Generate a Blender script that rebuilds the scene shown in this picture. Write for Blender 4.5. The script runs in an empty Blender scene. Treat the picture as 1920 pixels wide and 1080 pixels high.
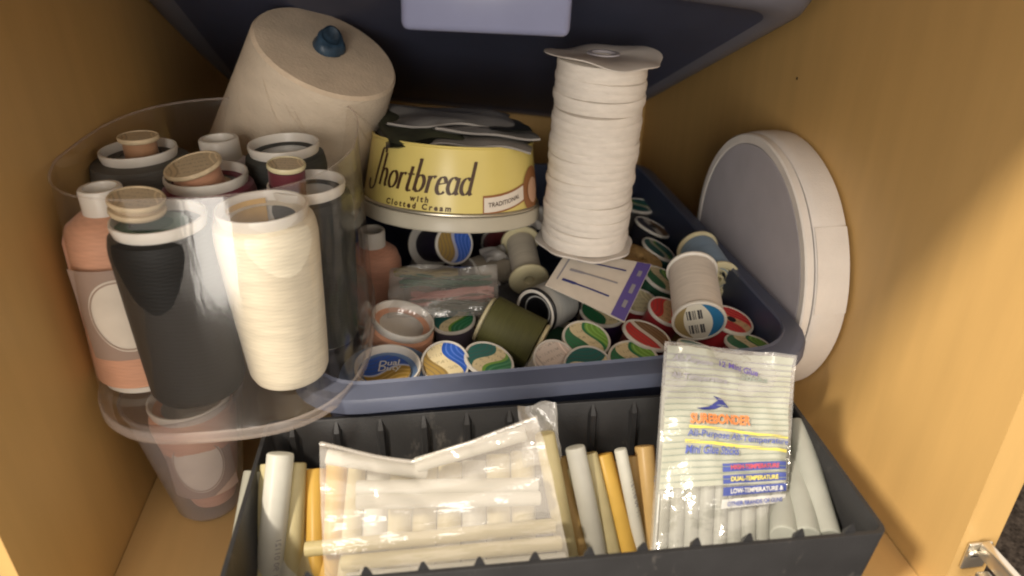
import bpy, math, random
import numpy as np
from mathutils import Matrix, Vector
random.seed(7)
R_ = math.radians
PI = math.pi
scene = bpy.context.scene
COL = scene.collection

# ------------------------------------------------------------------ camera, world, lamps
CAM = np.array([0.0, 0.0, 0.33]); PITCH = R_(28.6); YAW = R_(7.4); FPX = 1350.0
cd = bpy.data.cameras.new('camera'); cd.sensor_width = 36; cd.lens = FPX/1920*36
cd.clip_start = 0.01; cd.clip_end = 50
cd.dof.use_dof = True; cd.dof.focus_distance = 0.42; cd.dof.aperture_fstop = 7.0
cam = bpy.data.objects.new('camera', cd); COL.objects.link(cam)
cam.location = CAM; cam.rotation_euler = (PI/2-PITCH, 0, -YAW)
scene.camera = cam

w = bpy.data.worlds.new('World'); scene.world = w; w.use_nodes = True
bg = w.node_tree.nodes['Background']; bg.inputs[0].default_value = (1.0, 0.88, 0.75, 1); bg.inputs[1].default_value = 1.35

def lamp(name, loc, target, size, power, col):
    l = bpy.data.lights.new(name, 'AREA'); l.shape = 'DISK'; l.size = size; l.energy = power; l.color = col
    o = bpy.data.objects.new(name, l); COL.objects.link(o); o.location = loc
    o.rotation_euler = (Vector(target)-Vector(loc)).to_track_quat('-Z', 'Y').to_euler()
    return o
lamp('ceiling_lamp', (-1.45, -0.80, 1.80), (0.05, 0.28, 0.05), 0.24, 92, (1.0, 0.88, 0.70))

def rect_lamp(name, loc, target, sx, sy, power, col):
    o = lamp(name, loc, target, sx, power, col); o.data.shape = 'RECTANGLE'; o.data.size_y = sy
    return o
rect_lamp('fill_glare_lamp', (-0.36, -1.7, 0.46), (0.0, 0.35, 0.15), 0.60, 1.12, 22, (1.0, 0.93, 0.83))  # added area lamp for frontal fill and the glare on the tub

vs = scene.view_settings
vs.view_transform = 'Standard'; vs.look = 'None'; vs.gamma = 1; vs.use_curve_mapping = False; vs.exposure = 0.0
cy = scene.cycles
cy.max_bounces = 10; cy.transparent_max_bounces = 40; cy.transmission_bounces = 8; cy.glossy_bounces = 4; cy.diffuse_bounces = 5
cy.use_denoising = True; cy.caustics_reflective = False; cy.caustics_refractive = False
cy.sample_clamp_indirect = 4.0
cy.filter_width = 2.0

# ------------------------------------------------------------------ measuring helpers
_fw = np.array([math.sin(YAW)*math.cos(PITCH), math.cos(YAW)*math.cos(PITCH), -math.sin(PITCH)])
_rt = np.array([math.cos(YAW), -math.sin(YAW), 0]); _up = np.cross(_rt, _fw)
def _ray(u, v): return _fw+_rt*(u-960)/FPX-_up*(v-540)/FPX
def az(u, v, z): d = _ray(u, v); return Vector(CAM+d*(z-CAM[2])/d[2])
def ay(u, v, y): d = _ray(u, v); return Vector(CAM+d*(y-CAM[1])/d[1])
def ax(u, v, x): d = _ray(u, v); return Vector(CAM+d*(x-CAM[0])/d[0])
def aw(u, v, wd): return Vector(CAM+_ray(u, v)*wd)
def wof(p): return float((np.array(p)-CAM)@_fw)
def cdir(px, py, r, u, t):      # a direction as seen at one spot: sideways, upwards, towards the viewer
    v = -Vector(_ray(px, py)).normalized(); R = Vector(_rt); R = (R-v*R.dot(v)).normalized(); U = v.cross(R)
    return (R*r+U*u+v*t).normalized()
def far_end(P, u, v, L):
    w0 = wof(P); best = None
    for i in range(400):
        wd = w0+L*i/400; q = aw(u, v, wd); e = abs((q-P).length-L)
        if best is None or e < best[0]: best = (e, q)
    return P+(best[1]-P).normalized()*L

# ------------------------------------------------------------------ materials
def nmat(name):
    m = bpy.data.materials.new(name); m.use_nodes = True
    return m, m.node_tree.nodes, m.node_tree.links, m.node_tree.nodes['Principled BSDF']
def N(ns, t, **k):
    n = ns.new(t)
    for a, b in k.items(): setattr(n, a, b)
    return n
def mth(ns, ls, op, a, b=None, c=None):
    n = ns.new('ShaderNodeMath'); n.operation = op
    for i, x in enumerate((a, b, c)):
        if x is None: continue
        if isinstance(x, (int, float)): n.inputs[i].default_value = x
        else: ls.new(x, n.inputs[i])
    return n.outputs[0]
def mixc(ns, ls, f, a, b):
    n = ns.new('ShaderNodeMix'); n.data_type = 'RGBA'
    if isinstance(f, (int, float)): n.inputs[0].default_value = f
    else: ls.new(f, n.inputs[0])
    for i, x in ((6, a), (7, b)):
        if isinstance(x, tuple): n.inputs[i].default_value = (*x[:3], 1)
        else: ls.new(x, n.inputs[i])
    return n.outputs[2]
def mottled(name, col, rough=0.5, var=0.12, scale=60, bump=0.0, bscale=400, stretch=(1, 1, 1), spec=0.4, sss=0.0):
    m, ns, ls, p = nmat(name)
    tc = N(ns, 'ShaderNodeTexCoord'); mp = N(ns, 'ShaderNodeMapping'); mp.inputs['Scale'].default_value = stretch
    ls.new(tc.outputs['Object'], mp.inputs[0])
    nz = N(ns, 'ShaderNodeTexNoise'); nz.inputs['Scale'].default_value = scale; nz.inputs['Detail'].default_value = 5
    ls.new(mp.outputs[0], nz.inputs['Vector'])
    mr = N(ns, 'ShaderNodeMapRange'); mr.inputs['From Min'].default_value = .3; mr.inputs['From Max'].default_value = .7
    ls.new(nz.outputs[0], mr.inputs[0])
    lo = tuple(c*(1-var) for c in col); hi = tuple(min(1, c*(1+var)) for c in col)
    ls.new(mixc(ns, ls, mr.outputs[0], lo, hi), p.inputs['Base Color'])
    p.inputs['Roughness'].default_value = rough; p.inputs['Specular IOR Level'].default_value = spec
    if sss: p.inputs['Subsurface Weight'].default_value = sss; p.inputs['Subsurface Radius'].default_value = (.004, .003, .002); p.inputs['Subsurface Scale'].default_value = 1
    if bump:
        n2 = N(ns, 'ShaderNodeTexNoise'); n2.inputs['Scale'].default_value = bscale; n2.inputs['Detail'].default_value = 3
        ls.new(mp.outputs[0], n2.inputs['Vector'])
        b = N(ns, 'ShaderNodeBump'); b.inputs['Strength'].default_value = bump; b.inputs['Distance'].default_value = .001
        ls.new(n2.outputs[0], b.inputs['Height']); ls.new(b.outputs[0], p.inputs['Normal'])
    return m
_thr = {}
def thread(col, coarse=1.0):
    key = (col, coarse)
    if key in _thr: return _thr[key]
    m, ns, ls, p = nmat('thread_winding')
    tc = N(ns, 'ShaderNodeTexCoord'); sp = N(ns, 'ShaderNodeSeparateXYZ'); ls.new(tc.outputs['Object'], sp.inputs[0])
    ang = mth(ns, ls, 'ARCTAN2', sp.outputs[0], sp.outputs[1])
    h1 = mth(ns, ls, 'SINE', mth(ns, ls, 'ADD', mth(ns, ls, 'MULTIPLY', sp.outputs[2], 5200/coarse), mth(ns, ls, 'MULTIPLY', ang, 3.0*coarse**3)))
    h2 = mth(ns, ls, 'SINE', mth(ns, ls, 'SUBTRACT', mth(ns, ls, 'MULTIPLY', sp.outputs[2], 3900/coarse), mth(ns, ls, 'MULTIPLY', ang, 4.0*coarse**3)))
    h = mth(ns, ls, 'ADD', h1, h2)
    mp = N(ns, 'ShaderNodeMapping'); mp.inputs['Scale'].default_value = (60, 60, 500/coarse**1.5); ls.new(tc.outputs['Object'], mp.inputs[0])
    nz = N(ns, 'ShaderNodeTexNoise'); nz.inputs['Scale'].default_value = 1.0; nz.inputs['Detail'].default_value = 4; ls.new(mp.outputs[0], nz.inputs['Vector'])
    f = mth(ns, ls, 'ADD', mth(ns, ls, 'MULTIPLY', nz.outputs[0], .75), mth(ns, ls, 'MULTIPLY', h, .05))
    ls.new(mixc(ns, ls, f, tuple(c*.72 for c in col), tuple(min(1, c*1.25) for c in col)), p.inputs['Base Color'])
    b = N(ns, 'ShaderNodeBump'); b.inputs['Strength'].default_value = .09; b.inputs['Distance'].default_value = .0005
    ls.new(mth(ns, ls, 'ADD', h, mth(ns, ls, 'MULTIPLY', nz.outputs[0], 3)), b.inputs['Height']); ls.new(b.outputs[0], p.inputs['Normal'])
    p.inputs['Roughness'].default_value = .62; p.inputs['Specular IOR Level'].default_value = .3
    p.inputs['Sheen Weight'].default_value = .15 if max(col) > .1 else 0.0
    _thr[key] = m; return m
def film(name, tint=(.97, .97, .97), haze=.05, hcol=(.8, .8, .8), rough=.08, wrinkle=.3, wscale=60, boost=1.0, ior=1.45, stretch=(1, 1, 1)):
    m, ns, ls, p = nmat(name); ns.remove(p)
    out = ns['Material Output']
    tr = N(ns, 'ShaderNodeBsdfTransparent'); tr.inputs[0].default_value = (*tint, 1)
    df = N(ns, 'ShaderNodeBsdfDiffuse'); df.inputs[0].default_value = (*hcol, 1)
    gl = N(ns, 'ShaderNodeBsdfGlossy'); gl.inputs['Roughness'].default_value = rough
    mx = N(ns, 'ShaderNodeMixShader'); mx.inputs[0].default_value = haze
    ls.new(tr.outputs[0], mx.inputs[1]); ls.new(df.outputs[0], mx.inputs[2])
    lw = N(ns, 'ShaderNodeLayerWeight'); lw.inputs['Blend'].default_value = .5
    f0 = 1.8*((ior-1)/(ior+1))**2
    fr = mth(ns, ls, 'MULTIPLY_ADD', mth(ns, ls, 'POWER', lw.outputs['Facing'], 5), .8, f0)
    m2 = N(ns, 'ShaderNodeMixShader'); ls.new(mth(ns, ls, 'MULTIPLY', fr, boost), m2.inputs[0])
    ls.new(mx.outputs[0], m2.inputs[1]); ls.new(gl.outputs[0], m2.inputs[2])
    ls.new(m2.outputs[0], out.inputs[0])
    tc = N(ns, 'ShaderNodeTexCoord'); nz = N(ns, 'ShaderNodeTexNoise'); nz.inputs['Scale'].default_value = wscale; nz.inputs['Detail'].default_value = 4
    mp = N(ns, 'ShaderNodeMapping'); mp.inputs['Scale'].default_value = stretch; ls.new(tc.outputs['Object'], mp.inputs[0]); ls.new(mp.outputs[0], nz.inputs['Vector'])
    b = N(ns, 'ShaderNodeBump'); b.inputs['Strength'].default_value = wrinkle; b.inputs['Distance'].default_value = .003
    ls.new(nz.outputs[0], b.inputs['Height']); ls.new(b.outputs[0], gl.inputs['Normal'])
    return m
def waxy(name, col, trans=.42, rough=.34):
    m, ns, ls, p = nmat(name); out = ns['Material Output']
    tc = N(ns, 'ShaderNodeTexCoord'); nz = N(ns, 'ShaderNodeTexNoise'); nz.inputs['Scale'].default_value = 90
    ls.new(tc.outputs['Object'], nz.inputs['Vector'])
    c = mixc(ns, ls, nz.outputs[0], tuple(x*.88 for x in col), tuple(min(1, x*1.1) for x in col))
    ls.new(c, p.inputs['Base Color']); p.inputs['Roughness'].default_value = rough; p.inputs['Transmission Weight'].default_value = .08; p.inputs['IOR'].default_value = 1.3
    t = N(ns, 'ShaderNodeBsdfTranslucent'); ls.new(c, t.inputs[0])
    mx = N(ns, 'ShaderNodeMixShader'); mx.inputs[0].default_value = trans
    ls.new(p.outputs[0], mx.inputs[1]); ls.new(t.outputs[0], mx.inputs[2]); ls.new(mx.outputs[0], out.inputs[0])
    return m
_lab = {}
def label_mat(base, left, right, wd=.28, amp=.3, marks=True, stripe=None):
    key = (base, left, right, wd, amp, marks, stripe)
    if key in _lab: return _lab[key]
    m, ns, ls, p = nmat('printed_label')
    tc = N(ns, 'ShaderNodeTexCoord'); sp = N(ns, 'ShaderNodeSeparateXYZ'); ls.new(tc.outputs['Generated'], sp.inputs[0])
    x = mth(ns, ls, 'MULTIPLY_ADD', sp.outputs[0], 2, -1); y = mth(ns, ls, 'MULTIPLY_ADD', sp.outputs[1], 2, -1)
    t = mth(ns, ls, 'ADD', x, mth(ns, ls, 'MULTIPLY', mth(ns, ls, 'SINE', mth(ns, ls, 'MULTIPLY', y, 2.6)), amp))
    def fine(col, col2):
        s = mth(ns, ls, 'GREATER_THAN', mth(ns, ls, 'SINE', mth(ns, ls, 'MULTIPLY', t, 26)), .55)
        return mixc(ns, ls, s, col, col2)
    c = base
    if marks:
        rows = mth(ns, ls, 'GREATER_THAN', mth(ns, ls, 'SINE', mth(ns, ls, 'MULTIPLY', y, 17)), .35)
        cmb = N(ns, 'ShaderNodeCombineXYZ'); ls.new(mth(ns, ls, 'MULTIPLY', x, 14), cmb.inputs[0]); ls.new(mth(ns, ls, 'MULTIPLY', y, 5.4), cmb.inputs[1])
        nz = N(ns, 'ShaderNodeTexNoise'); nz.inputs['Scale'].default_value = 1.0; ls.new(cmb.outputs[0], nz.inputs['Vector'])
        on = mth(ns, ls, 'MULTIPLY', rows, mth(ns, ls, 'GREATER_THAN', nz.outputs[0], .52))
        c = mixc(ns, ls, mth(ns, ls, 'MULTIPLY', on, .6), base, tuple(b*.45 for b in base))
    lc = fine(left, tuple(min(1, v*.6+.03) for v in left)); rc = fine(right, tuple(min(1, v*1.3+.05) for v in right))
    c = mixc(ns, ls, mth(ns, ls, 'LESS_THAN', t, -wd), c, lc)
    c = mixc(ns, ls, mth(ns, ls, 'GREATER_THAN', t, wd), c, rc)
    if stripe:
        s = mth(ns, ls, 'LESS_THAN', mth(ns, ls, 'ABSOLUTE', mth(ns, ls, 'SUBTRACT', t, wd+.06)), .07)
        c = mixc(ns, ls, s, c, stripe)
    ls.new(c, p.inputs['Base Color']); p.inputs['Roughness'].default_value = .38
    _lab[key] = m; return m
def barcode_mat():
    m, ns, ls, p = nmat('barcode_label')
    tc = N(ns, 'ShaderNodeTexCoord'); sp = N(ns, 'ShaderNodeSeparateXYZ'); ls.new(tc.outputs['Generated'], sp.inputs[0])
    x = mth(ns, ls, 'MULTIPLY_ADD', sp.outputs[0], 2, -1); y = mth(ns, ls, 'MULTIPLY_ADD', sp.outputs[1], 2, -1)
    nz = N(ns, 'ShaderNodeTexNoise'); nz.noise_dimensions = '1D'; nz.inputs['Scale'].default_value = 11; ls.new(x, nz.inputs['W'])
    bars = mth(ns, ls, 'GREATER_THAN', nz.outputs[0], .5)
    ib = mth(ns, ls, 'LESS_THAN', mth(ns, ls, 'ABSOLUTE', mth(ns, ls, 'ADD', x, .1)), .36)
    iy = mth(ns, ls, 'LESS_THAN', mth(ns, ls, 'ABSOLUTE', mth(ns, ls, 'ADD', mth(ns, ls, 'ABSOLUTE', y), -.42)), .26)
    c = mixc(ns, ls, mth(ns, ls, 'MULTIPLY', bars, mth(ns, ls, 'MULTIPLY', ib, iy)), (.72, .69, .60), (.05, .05, .06))
    t = mth(ns, ls, 'ADD', x, mth(ns, ls, 'MULTIPLY', mth(ns, ls, 'MULTIPLY', y, y), .35))
    c = mixc(ns, ls, mth(ns, ls, 'GREATER_THAN', t, .55), c, (.03, .17, .36))
    c = mixc(ns, ls, mth(ns, ls, 'LESS_THAN', mth(ns, ls, 'SUBTRACT', x, mth(ns, ls, 'MULTIPLY', mth(ns, ls, 'MULTIPLY', y, y), .3)), -.62), c, (.33, .25, .11))
    ls.new(c, p.inputs['Base Color']); p.inputs['Roughness'].default_value = .4
    return m

def flat(name, col, rough=.45):
    m, ns, ls, p = nmat(name); p.inputs['Base Color'].default_value = (*col, 1); p.inputs['Roughness'].default_value = rough
    return m
M = {}
M['maple'] = mottled('maple_veneer', (.58, .37, .14), .42, .045, 34, .06, 260, (4, 2, .22), .35)
M['maple_floor'] = mottled('maple_veneer_floor', (.60, .39, .165), .42, .08, 7, .05, 260, (6, .5, 1), .35)
M['carpet'] = mottled('dark_carpet', (.055, .045, .038), .95, .7, 260, 1.0, 500, spec=.05)
M['white_pl'] = mottled('white_plastic', (.66, .63, .58), .35, .05, 80, sss=.15)
M['cream_pl'] = mottled('cream_plastic', (.62, .56, .36), .38, .06, 80, sss=.15)
M['black_pl'] = mottled('black_plastic', (.012, .012, .014), .35, .2, 80)
M['tray'] = mottled('charcoal_plastic', (.028, .028, .030), .42, .15, 40, .12, 700)
_m = M['tray']; _ns, _ls = _m.node_tree.nodes, _m.node_tree.links; _p = _ns['Principled BSDF']
_src = _p.inputs['Base Color'].links[0].from_socket
_tc = N(_ns, 'ShaderNodeTexCoord'); _mp = N(_ns, 'ShaderNodeMapping'); _mp.inputs['Scale'].default_value = (1, 1, .5); _ls.new(_tc.outputs['Object'], _mp.inputs[0])
_z = N(_ns, 'ShaderNodeTexNoise'); _z.inputs['Scale'].default_value = 70; _z.inputs['Detail'].default_value = 8; _z.inputs['Roughness'].default_value = .7; _ls.new(_mp.outputs[0], _z.inputs['Vector'])
_r = N(_ns, 'ShaderNodeMapRange'); _r.inputs['From Min'].default_value = .60; _r.inputs['From Max'].default_value = .78; _r.inputs['To Max'].default_value = .5; _ls.new(_z.outputs[0], _r.inputs[0])
_ls.new(mixc(_ns, _ls, _r.outputs[0], _src, (.22, .20, .18)), _p.inputs['Base Color'])
M['wood'] = mottled('spool_wood', (.42, .27, .11), .6, .25, 90, .2, 300, (3, 3, .4))
M['paper'] = mottled('printed_paper', (.68, .62, .54), .6, .06, 90)
M['yarntop'] = mottled('yarn_end', (.60, .49, .37), .8, .14, 45, .5, 500, (1, 1, 1), .2)
M['yarn'] = mottled('cream_yarn', (.62, .53, .42), .8, .10, 30, .6, 420, (1, 1, 2.2), .2)
M['gold'] = mottled('gold_sticker', (.58, .35, .08), .5, .12, 90)
M['oldpaper'] = mottled('worn_paper_label', (.58, .47, .31), .6, .2, 120)
M['card'] = mottled('white_cardboard', (.60, .56, .52), .7, .06, 60, .1, 300)
M['ribbon'] = mottled('white_twill_tape', (.72, .67, .61), .75, .06, 120, .5, 900, (1, 1, 3))
M['tinyellow'] = mottled('yellow_tin_print', (.64, .53, .17), .30, .04, 30)
M['tinmetal'], _n, _l, _p = nmat('tin_metal'); _p.inputs['Base Color'].default_value = (.62, .58, .48, 1); _p.inputs['Metallic'].default_value = .85; _p.inputs['Roughness'].default_value = .38
M['tincream'] = mottled('cream_enamel', (.44, .41, .33), .35, .06, 60)
M['ink'] = mottled('brown_ink', (.060, .030, .014), .5, .1, 90)
M['nickel'], _n, _l, _p = nmat('nickel_plate'); _p.inputs['Base Color'].default_value = (.72, .68, .60, 1); _p.inputs['Metallic'].default_value = .9; _p.inputs['Roughness'].default_value = .3
M['greydisc'] = mottled('grey_cardboard', (.44, .42, .46), .75, .05, 40, .1, 300)
M['pinkband'] = mottled('white_elastic', (.74, .70, .66), .7, .04, 60, .3, 900, (1, 1, 1))
def plast(name, col, alpha, rough=.3, glow=0):
    m, ns, ls, p = nmat(name); out = ns['Material Output']
    tc = N(ns, 'ShaderNodeTexCoord'); nz = N(ns, 'ShaderNodeTexNoise'); nz.inputs['Scale'].default_value = 25; nz.inputs['Detail'].default_value = 6
    ls.new(tc.outputs['Object'], nz.inputs['Vector'])
    c = mixc(ns, ls, nz.outputs[0], tuple(v*.85 for v in col), tuple(v*1.15 for v in col))
    ls.new(c, p.inputs['Base Color']); p.inputs['Roughness'].default_value = rough
    tl = N(ns, 'ShaderNodeBsdfTranslucent'); ls.new(c, tl.inputs[0])
    a = N(ns, 'ShaderNodeMixShader'); a.inputs[0].default_value = .35; ls.new(p.outputs[0], a.inputs[1]); ls.new(tl.outputs[0], a.inputs[2])
    t = N(ns, 'ShaderNodeBsdfTransparent'); t.inputs[0].default_value = (min(1, col[0]*2+.3), min(1, col[1]*2+.3), min(1, col[2]*2+.3), 1)
    mx = N(ns, 'ShaderNodeMixShader'); mx.inputs[0].default_value = alpha
    ls.new(t.outputs[0], mx.inputs[1]); ls.new(a.outputs[0], mx.inputs[2]); ls.new(mx.outputs[0], out.inputs[0])
    return m
M['bin'] = plast('smoky_blue_plastic', (.085, .108, .19), .80)
M['bin_lip'] = plast('smoky_blue_lip', (.18, .205, .295), .70)
M['bin_up'] = plast('dark_blue_plastic', (.11, .125, .20), .84)
M['bin_edge'] = plast('pale_blue_edge', (.27, .275, .34), .85)
M['handle'] = plast('pale_blue_handle', (.34, .37, .56), .95, .22)
M['tub'] = film('clear_tub_plastic', (.975, .965, .955), .022, (.62, .58, .55), .11, .16, 20, .62, 1.7, (2.2, 2.2, .35))
M['tubrim'] = film('clear_tub_lip', (.95, .93, .92), .24, (.72, .64, .60), .08, .2, 30, .7)
M['film'] = film('thin_clear_film', (.97, .97, .96), .16, (.85, .83, .80), .12, 1.0, 70, 1.7)
M['zipfilm'] = film('zip_bag_film', (.97, .96, .95), .31, (.80, .76, .70), .06, .8, 90, 1.2, 1.5, (.25, 1.4, 1.4))
M['cupfilm'] = film('frosted_cup_plastic', (.80, .78, .80), .25, (.45, .42, .43), .25, .3, 30, 1.0)
M['stick_w'] = waxy('milky_glue', (.74, .74, .69)); M['stick_p'] = waxy('pale_glue', (.76, .68, .41)); M['stick_y'] = waxy('amber_glue', (.82, .55, .13), .45)
M['stick_t'] = waxy('tan_glue', (.66, .46, .20), .4); M['stick_g'] = waxy('grey_glue', (.44, .44, .38)); M['stick_c'] = waxy('clear_glue', (.68, .70, .65), .45)
M['ink_blue'] = flat('blue_ink', (.07, .10, .36)); M['ink_navy'] = flat('navy_ink', (.03, .04, .20)); M['ink_orange'] = flat('orange_ink', (.62, .20, .06))
M['ink_red'] = flat('red_ink', (.50, .07, .09)); M['ink_yellow'] = flat('yellow_ink', (.66, .58, .12)); M['ink_white'] = flat('white_ink', (.62, .63, .62))
M['ink_grey'] = flat('grey_ink', (.24, .28, .25)); M['ink_purple'] = flat('purple_ink', (.115, .085, .31)); M['ink_brown'] = flat('brown_print', (.28, .12, .045))
M['ink_skin'] = flat('peach_print', (.58, .36, .24)); M['ink_grey2'] = flat('faded_grey_ink', (.30, .29, .33)); M['oval'] = flat('grey_oval_print', (.33, .24, .20))
M['print_base'] = film('printed_bag_panel', (.95, .97, .93), .66, (.54, .56, .48), .2, .4, 60, 1.0)

# ------------------------------------------------------------------ mesh helpers
def part(name, V, F, mat, parent=None, smooth=True, label=None):
    me = bpy.data.meshes.new(name); me.from_pydata([tuple(v) for v in V], [], F); me.update()
    if isinstance(mat, (list, tuple)):
        for x in mat: me.materials.append(x)
    else: me.materials.append(mat)
    if smooth:
        me.polygons.foreach_set('use_smooth', [True]*len(me.polygons))
        try: me.set_sharp_from_angle(angle=R_(40))
        except Exception: pass
    o = bpy.data.objects.new(name, me); COL.objects.link(o)
    if parent is not None: o.parent = parent
    if label: o['label'] = label
    return o
def tag(o, label, cat, group=None, kind=None):
    if label: o['label'] = label
    if cat: o['category'] = cat
    if group: o['group'] = group
    if kind: o['kind'] = kind
    return o
def thing(name, Mx, label, cat, group=None):
    o = bpy.data.objects.new(name, None); COL.objects.link(o); o.matrix_world = Mx; o.empty_display_size = .01
    return tag(o, label, cat, group)
def frame(P, axis, spin=0, hint=(0, 1, 0)):
    z = Vector(axis).normalized(); h = Vector(hint)
    y = h-z*h.dot(z)
    if y.length < 1e-3: y = Vector((0, 0, 1))-z*z.z
    y.normalize(); x = y.cross(z)
    m = Matrix((x, y, z)).transposed().to_4x4(); m = Matrix.Translation(P) @ m
    return m @ Matrix.Rotation(spin, 4, 'Z')
def lathe(prof, seg=36, wob=None):
    V, F, rings = [], [], []
    for (r, z) in prof:
        if r <= 1e-7: V.append((0, 0, z)); rings.append([len(V)-1])
        else:
            s = len(V)
            for i in range(seg):
                a = 2*PI*i/seg; rr = r; zz = z
                if wob: rr, zz = wob(r, z, a)
                V.append((rr*math.cos(a), rr*math.sin(a), zz))
            rings.append(list(range(s, s+seg)))
    for A, B in zip(rings[:-1], rings[1:]):
        if len(A) == 1 and len(B) == 1: continue
        for i in range(seg):
            j = (i+1) % seg
            if len(A) == 1: F.append((A[0], B[j], B[i]))
            elif len(B) == 1: F.append((A[i], A[j], B[0]))
            else: F.append((A[i], A[j], B[j], B[i]))
    return V, F
def box(x0, x1, y0, y1, z0, z1):
    V = [(x, y, z) for z in (z0, z1) for y in (y0, y1) for x in (x0, x1)]
    return V, [(0, 2, 3, 1), (4, 5, 7, 6), (0, 1, 5, 4), (2, 6, 7, 3), (0, 4, 6, 2), (1, 3, 7, 5)]
def bevel_box(x0, x1, y0, y1, z0, z1, b):
    import bmesh
    bm = bmesh.new(); V, F = box(x0, x1, y0, y1, z0, z1)
    vs_ = [bm.verts.new(v) for v in V]
    for f in F: bm.faces.new([vs_[i] for i in f])
    bmesh.ops.bevel(bm, geom=list(bm.edges), offset=b, segments=3, affect='EDGES', profile=.5)
    bm.verts.index_update(); o = ([tuple(v.co) for v in bm.verts], [tuple(v.index for v in f.verts) for f in bm.faces]); bm.free()
    return o
def join(*ms):
    V, F = [], []
    for v, f in ms:
        k = len(V); V += list(v); F += [tuple(i+k for i in q) for q in f]
    return V, F
def xf(m, vf): return [tuple(m @ Vector(v)) for v in vf[0]], vf[1]
def tube(pts, r, seg=8, cap=True):
    V, F = [], []; n = len(pts); pts = [Vector(p) for p in pts]
    for i, p in enumerate(pts):
        t = (pts[min(i+1, n-1)]-pts[max(i-1, 0)]).normalized()
        a = t.cross(Vector((0, 0, 1)))
        if a.length < .05: a = t.cross(Vector((1, 0, 0)))
        a.normalize(); b = t.cross(a)
        rr = r(i/(n-1)) if callable(r) else r
        for k in range(seg):
            q = 2*PI*k/seg; V.append(tuple(p+a*math.cos(q)*rr+b*math.sin(q)*rr))
    for i in range(n-1):
        for k in range(seg):
            j = (k+1) % seg; F.append((i*seg+k, i*seg+j, (i+1)*seg+j, (i+1)*seg+k))
    if cap: F.append(tuple(range(seg))[::-1]); F.append(tuple(range((n-1)*seg, n*seg)))
    return V, F
def grid(fn, nu, nv):
    V = [tuple(fn(i/nu, j/nv)) for j in range(nv+1) for i in range(nu+1)]
    F = [(j*(nu+1)+i, j*(nu+1)+i+1, (j+1)*(nu+1)+i+1, (j+1)*(nu+1)+i) for j in range(nv) for i in range(nu)]
    return V, F
def rrect(hx, hy, r, n=8):
    P = []
    for cx, cy_, a0 in ((hx-r, hy-r, 0), (-hx+r, hy-r, PI/2), (-hx+r, -hy+r, PI), (hx-r, -hy+r, 3*PI/2)):
        for k in range(n+1):
            a = a0+PI/2*k/n; P.append((cx+r*math.cos(a), cy_+r*math.sin(a)))
    return P
def loft(loops, cap0=False, cap1=False):
    V, F = [], []; n = len(loops[0])
    for L in loops: V += [tuple(p) for p in L]
    for i in range(len(loops)-1):
        for k in range(n):
            j = (k+1) % n; F.append((i*n+k, i*n+j, (i+1)*n+j, (i+1)*n+k))
    if cap0: F.append(tuple(range(n))[::-1])
    if cap1: F.append(tuple(range((len(loops)-1)*n, len(loops)*n)))
    return V, F
def text(s, size=1.0, shear=0.0, bold=0.0, align='LEFT', space=1.0):
    cu = bpy.data.curves.new('t', 'FONT'); cu.body = s; cu.size = size; cu.shear = shear; cu.offset = bold; cu.align_x = align; cu.space_character = space; cu.resolution_u = 3
    ob = bpy.data.objects.new('t', cu); me = bpy.data.meshes.new_from_object(ob)
    V = [tuple(v.co) for v in me.vertices]; F = [tuple(p.vertices) for p in me.polygons]
    bpy.data.meshes.remove(me); bpy.data.objects.remove(ob); bpy.data.curves.remove(cu)
    return V, F
def subdiv_map(vf, fn): return [tuple(fn(v[0], v[1])) for v in vf[0]], vf[1]

# ------------------------------------------------------------------ setting: the cabinet
XL, XR, YF, YB = -0.183, 0.258, 0.212, 0.80
def struct(name, vf, mat): return tag(part(name, *vf, mat, smooth=False), None, None, kind='structure')
struct('cabinet_floor', box(XL+.0005, XR-.0005, .229, YB, -.018, 0), M['maple_floor'])
struct('cabinet_wall_left', box(XL-.020, XL, .238, YB, -.10, .389), M['maple'])
struct('cabinet_wall_right', box(XR, XR+.021, .2265, YB, -.10, .389), M['maple'])
struct('cabinet_wall_back', box(XL-.020, XR+.021, YB+.002, YB+.014, -.10, .389), M['maple'])
_v, _f = box(XL-.06, XR+.06, .152, YB+.02, .392, .44); _v = [(x, (.086 if x < 0 else .204) if y < .2 else y, z) for x, y, z in _v]
struct('unseen_shading_top', (_v, _f), M['maple'])  # unseen slab over the cabinet, front edge skewed to shape the cast shadow
struct('carpet_floor', box(-2.2, 2.2, -2.0, 2.0, -.13, -.11), M['carpet'])

wr_ = bpy.data.objects['cabinet_wall_right']; pm = ax(1495, 147, XR)
part('nail_hole', *xf(Matrix.Translation((XR-.0003, pm.y, pm.z)) @ Matrix.Rotation(-PI/2, 4, 'Y'), lathe([(.0011, 0), (.0008, .0002), (0, .0001)], 14)), flat('dark_hole', (.03, .02, .012)), wr_)
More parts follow.
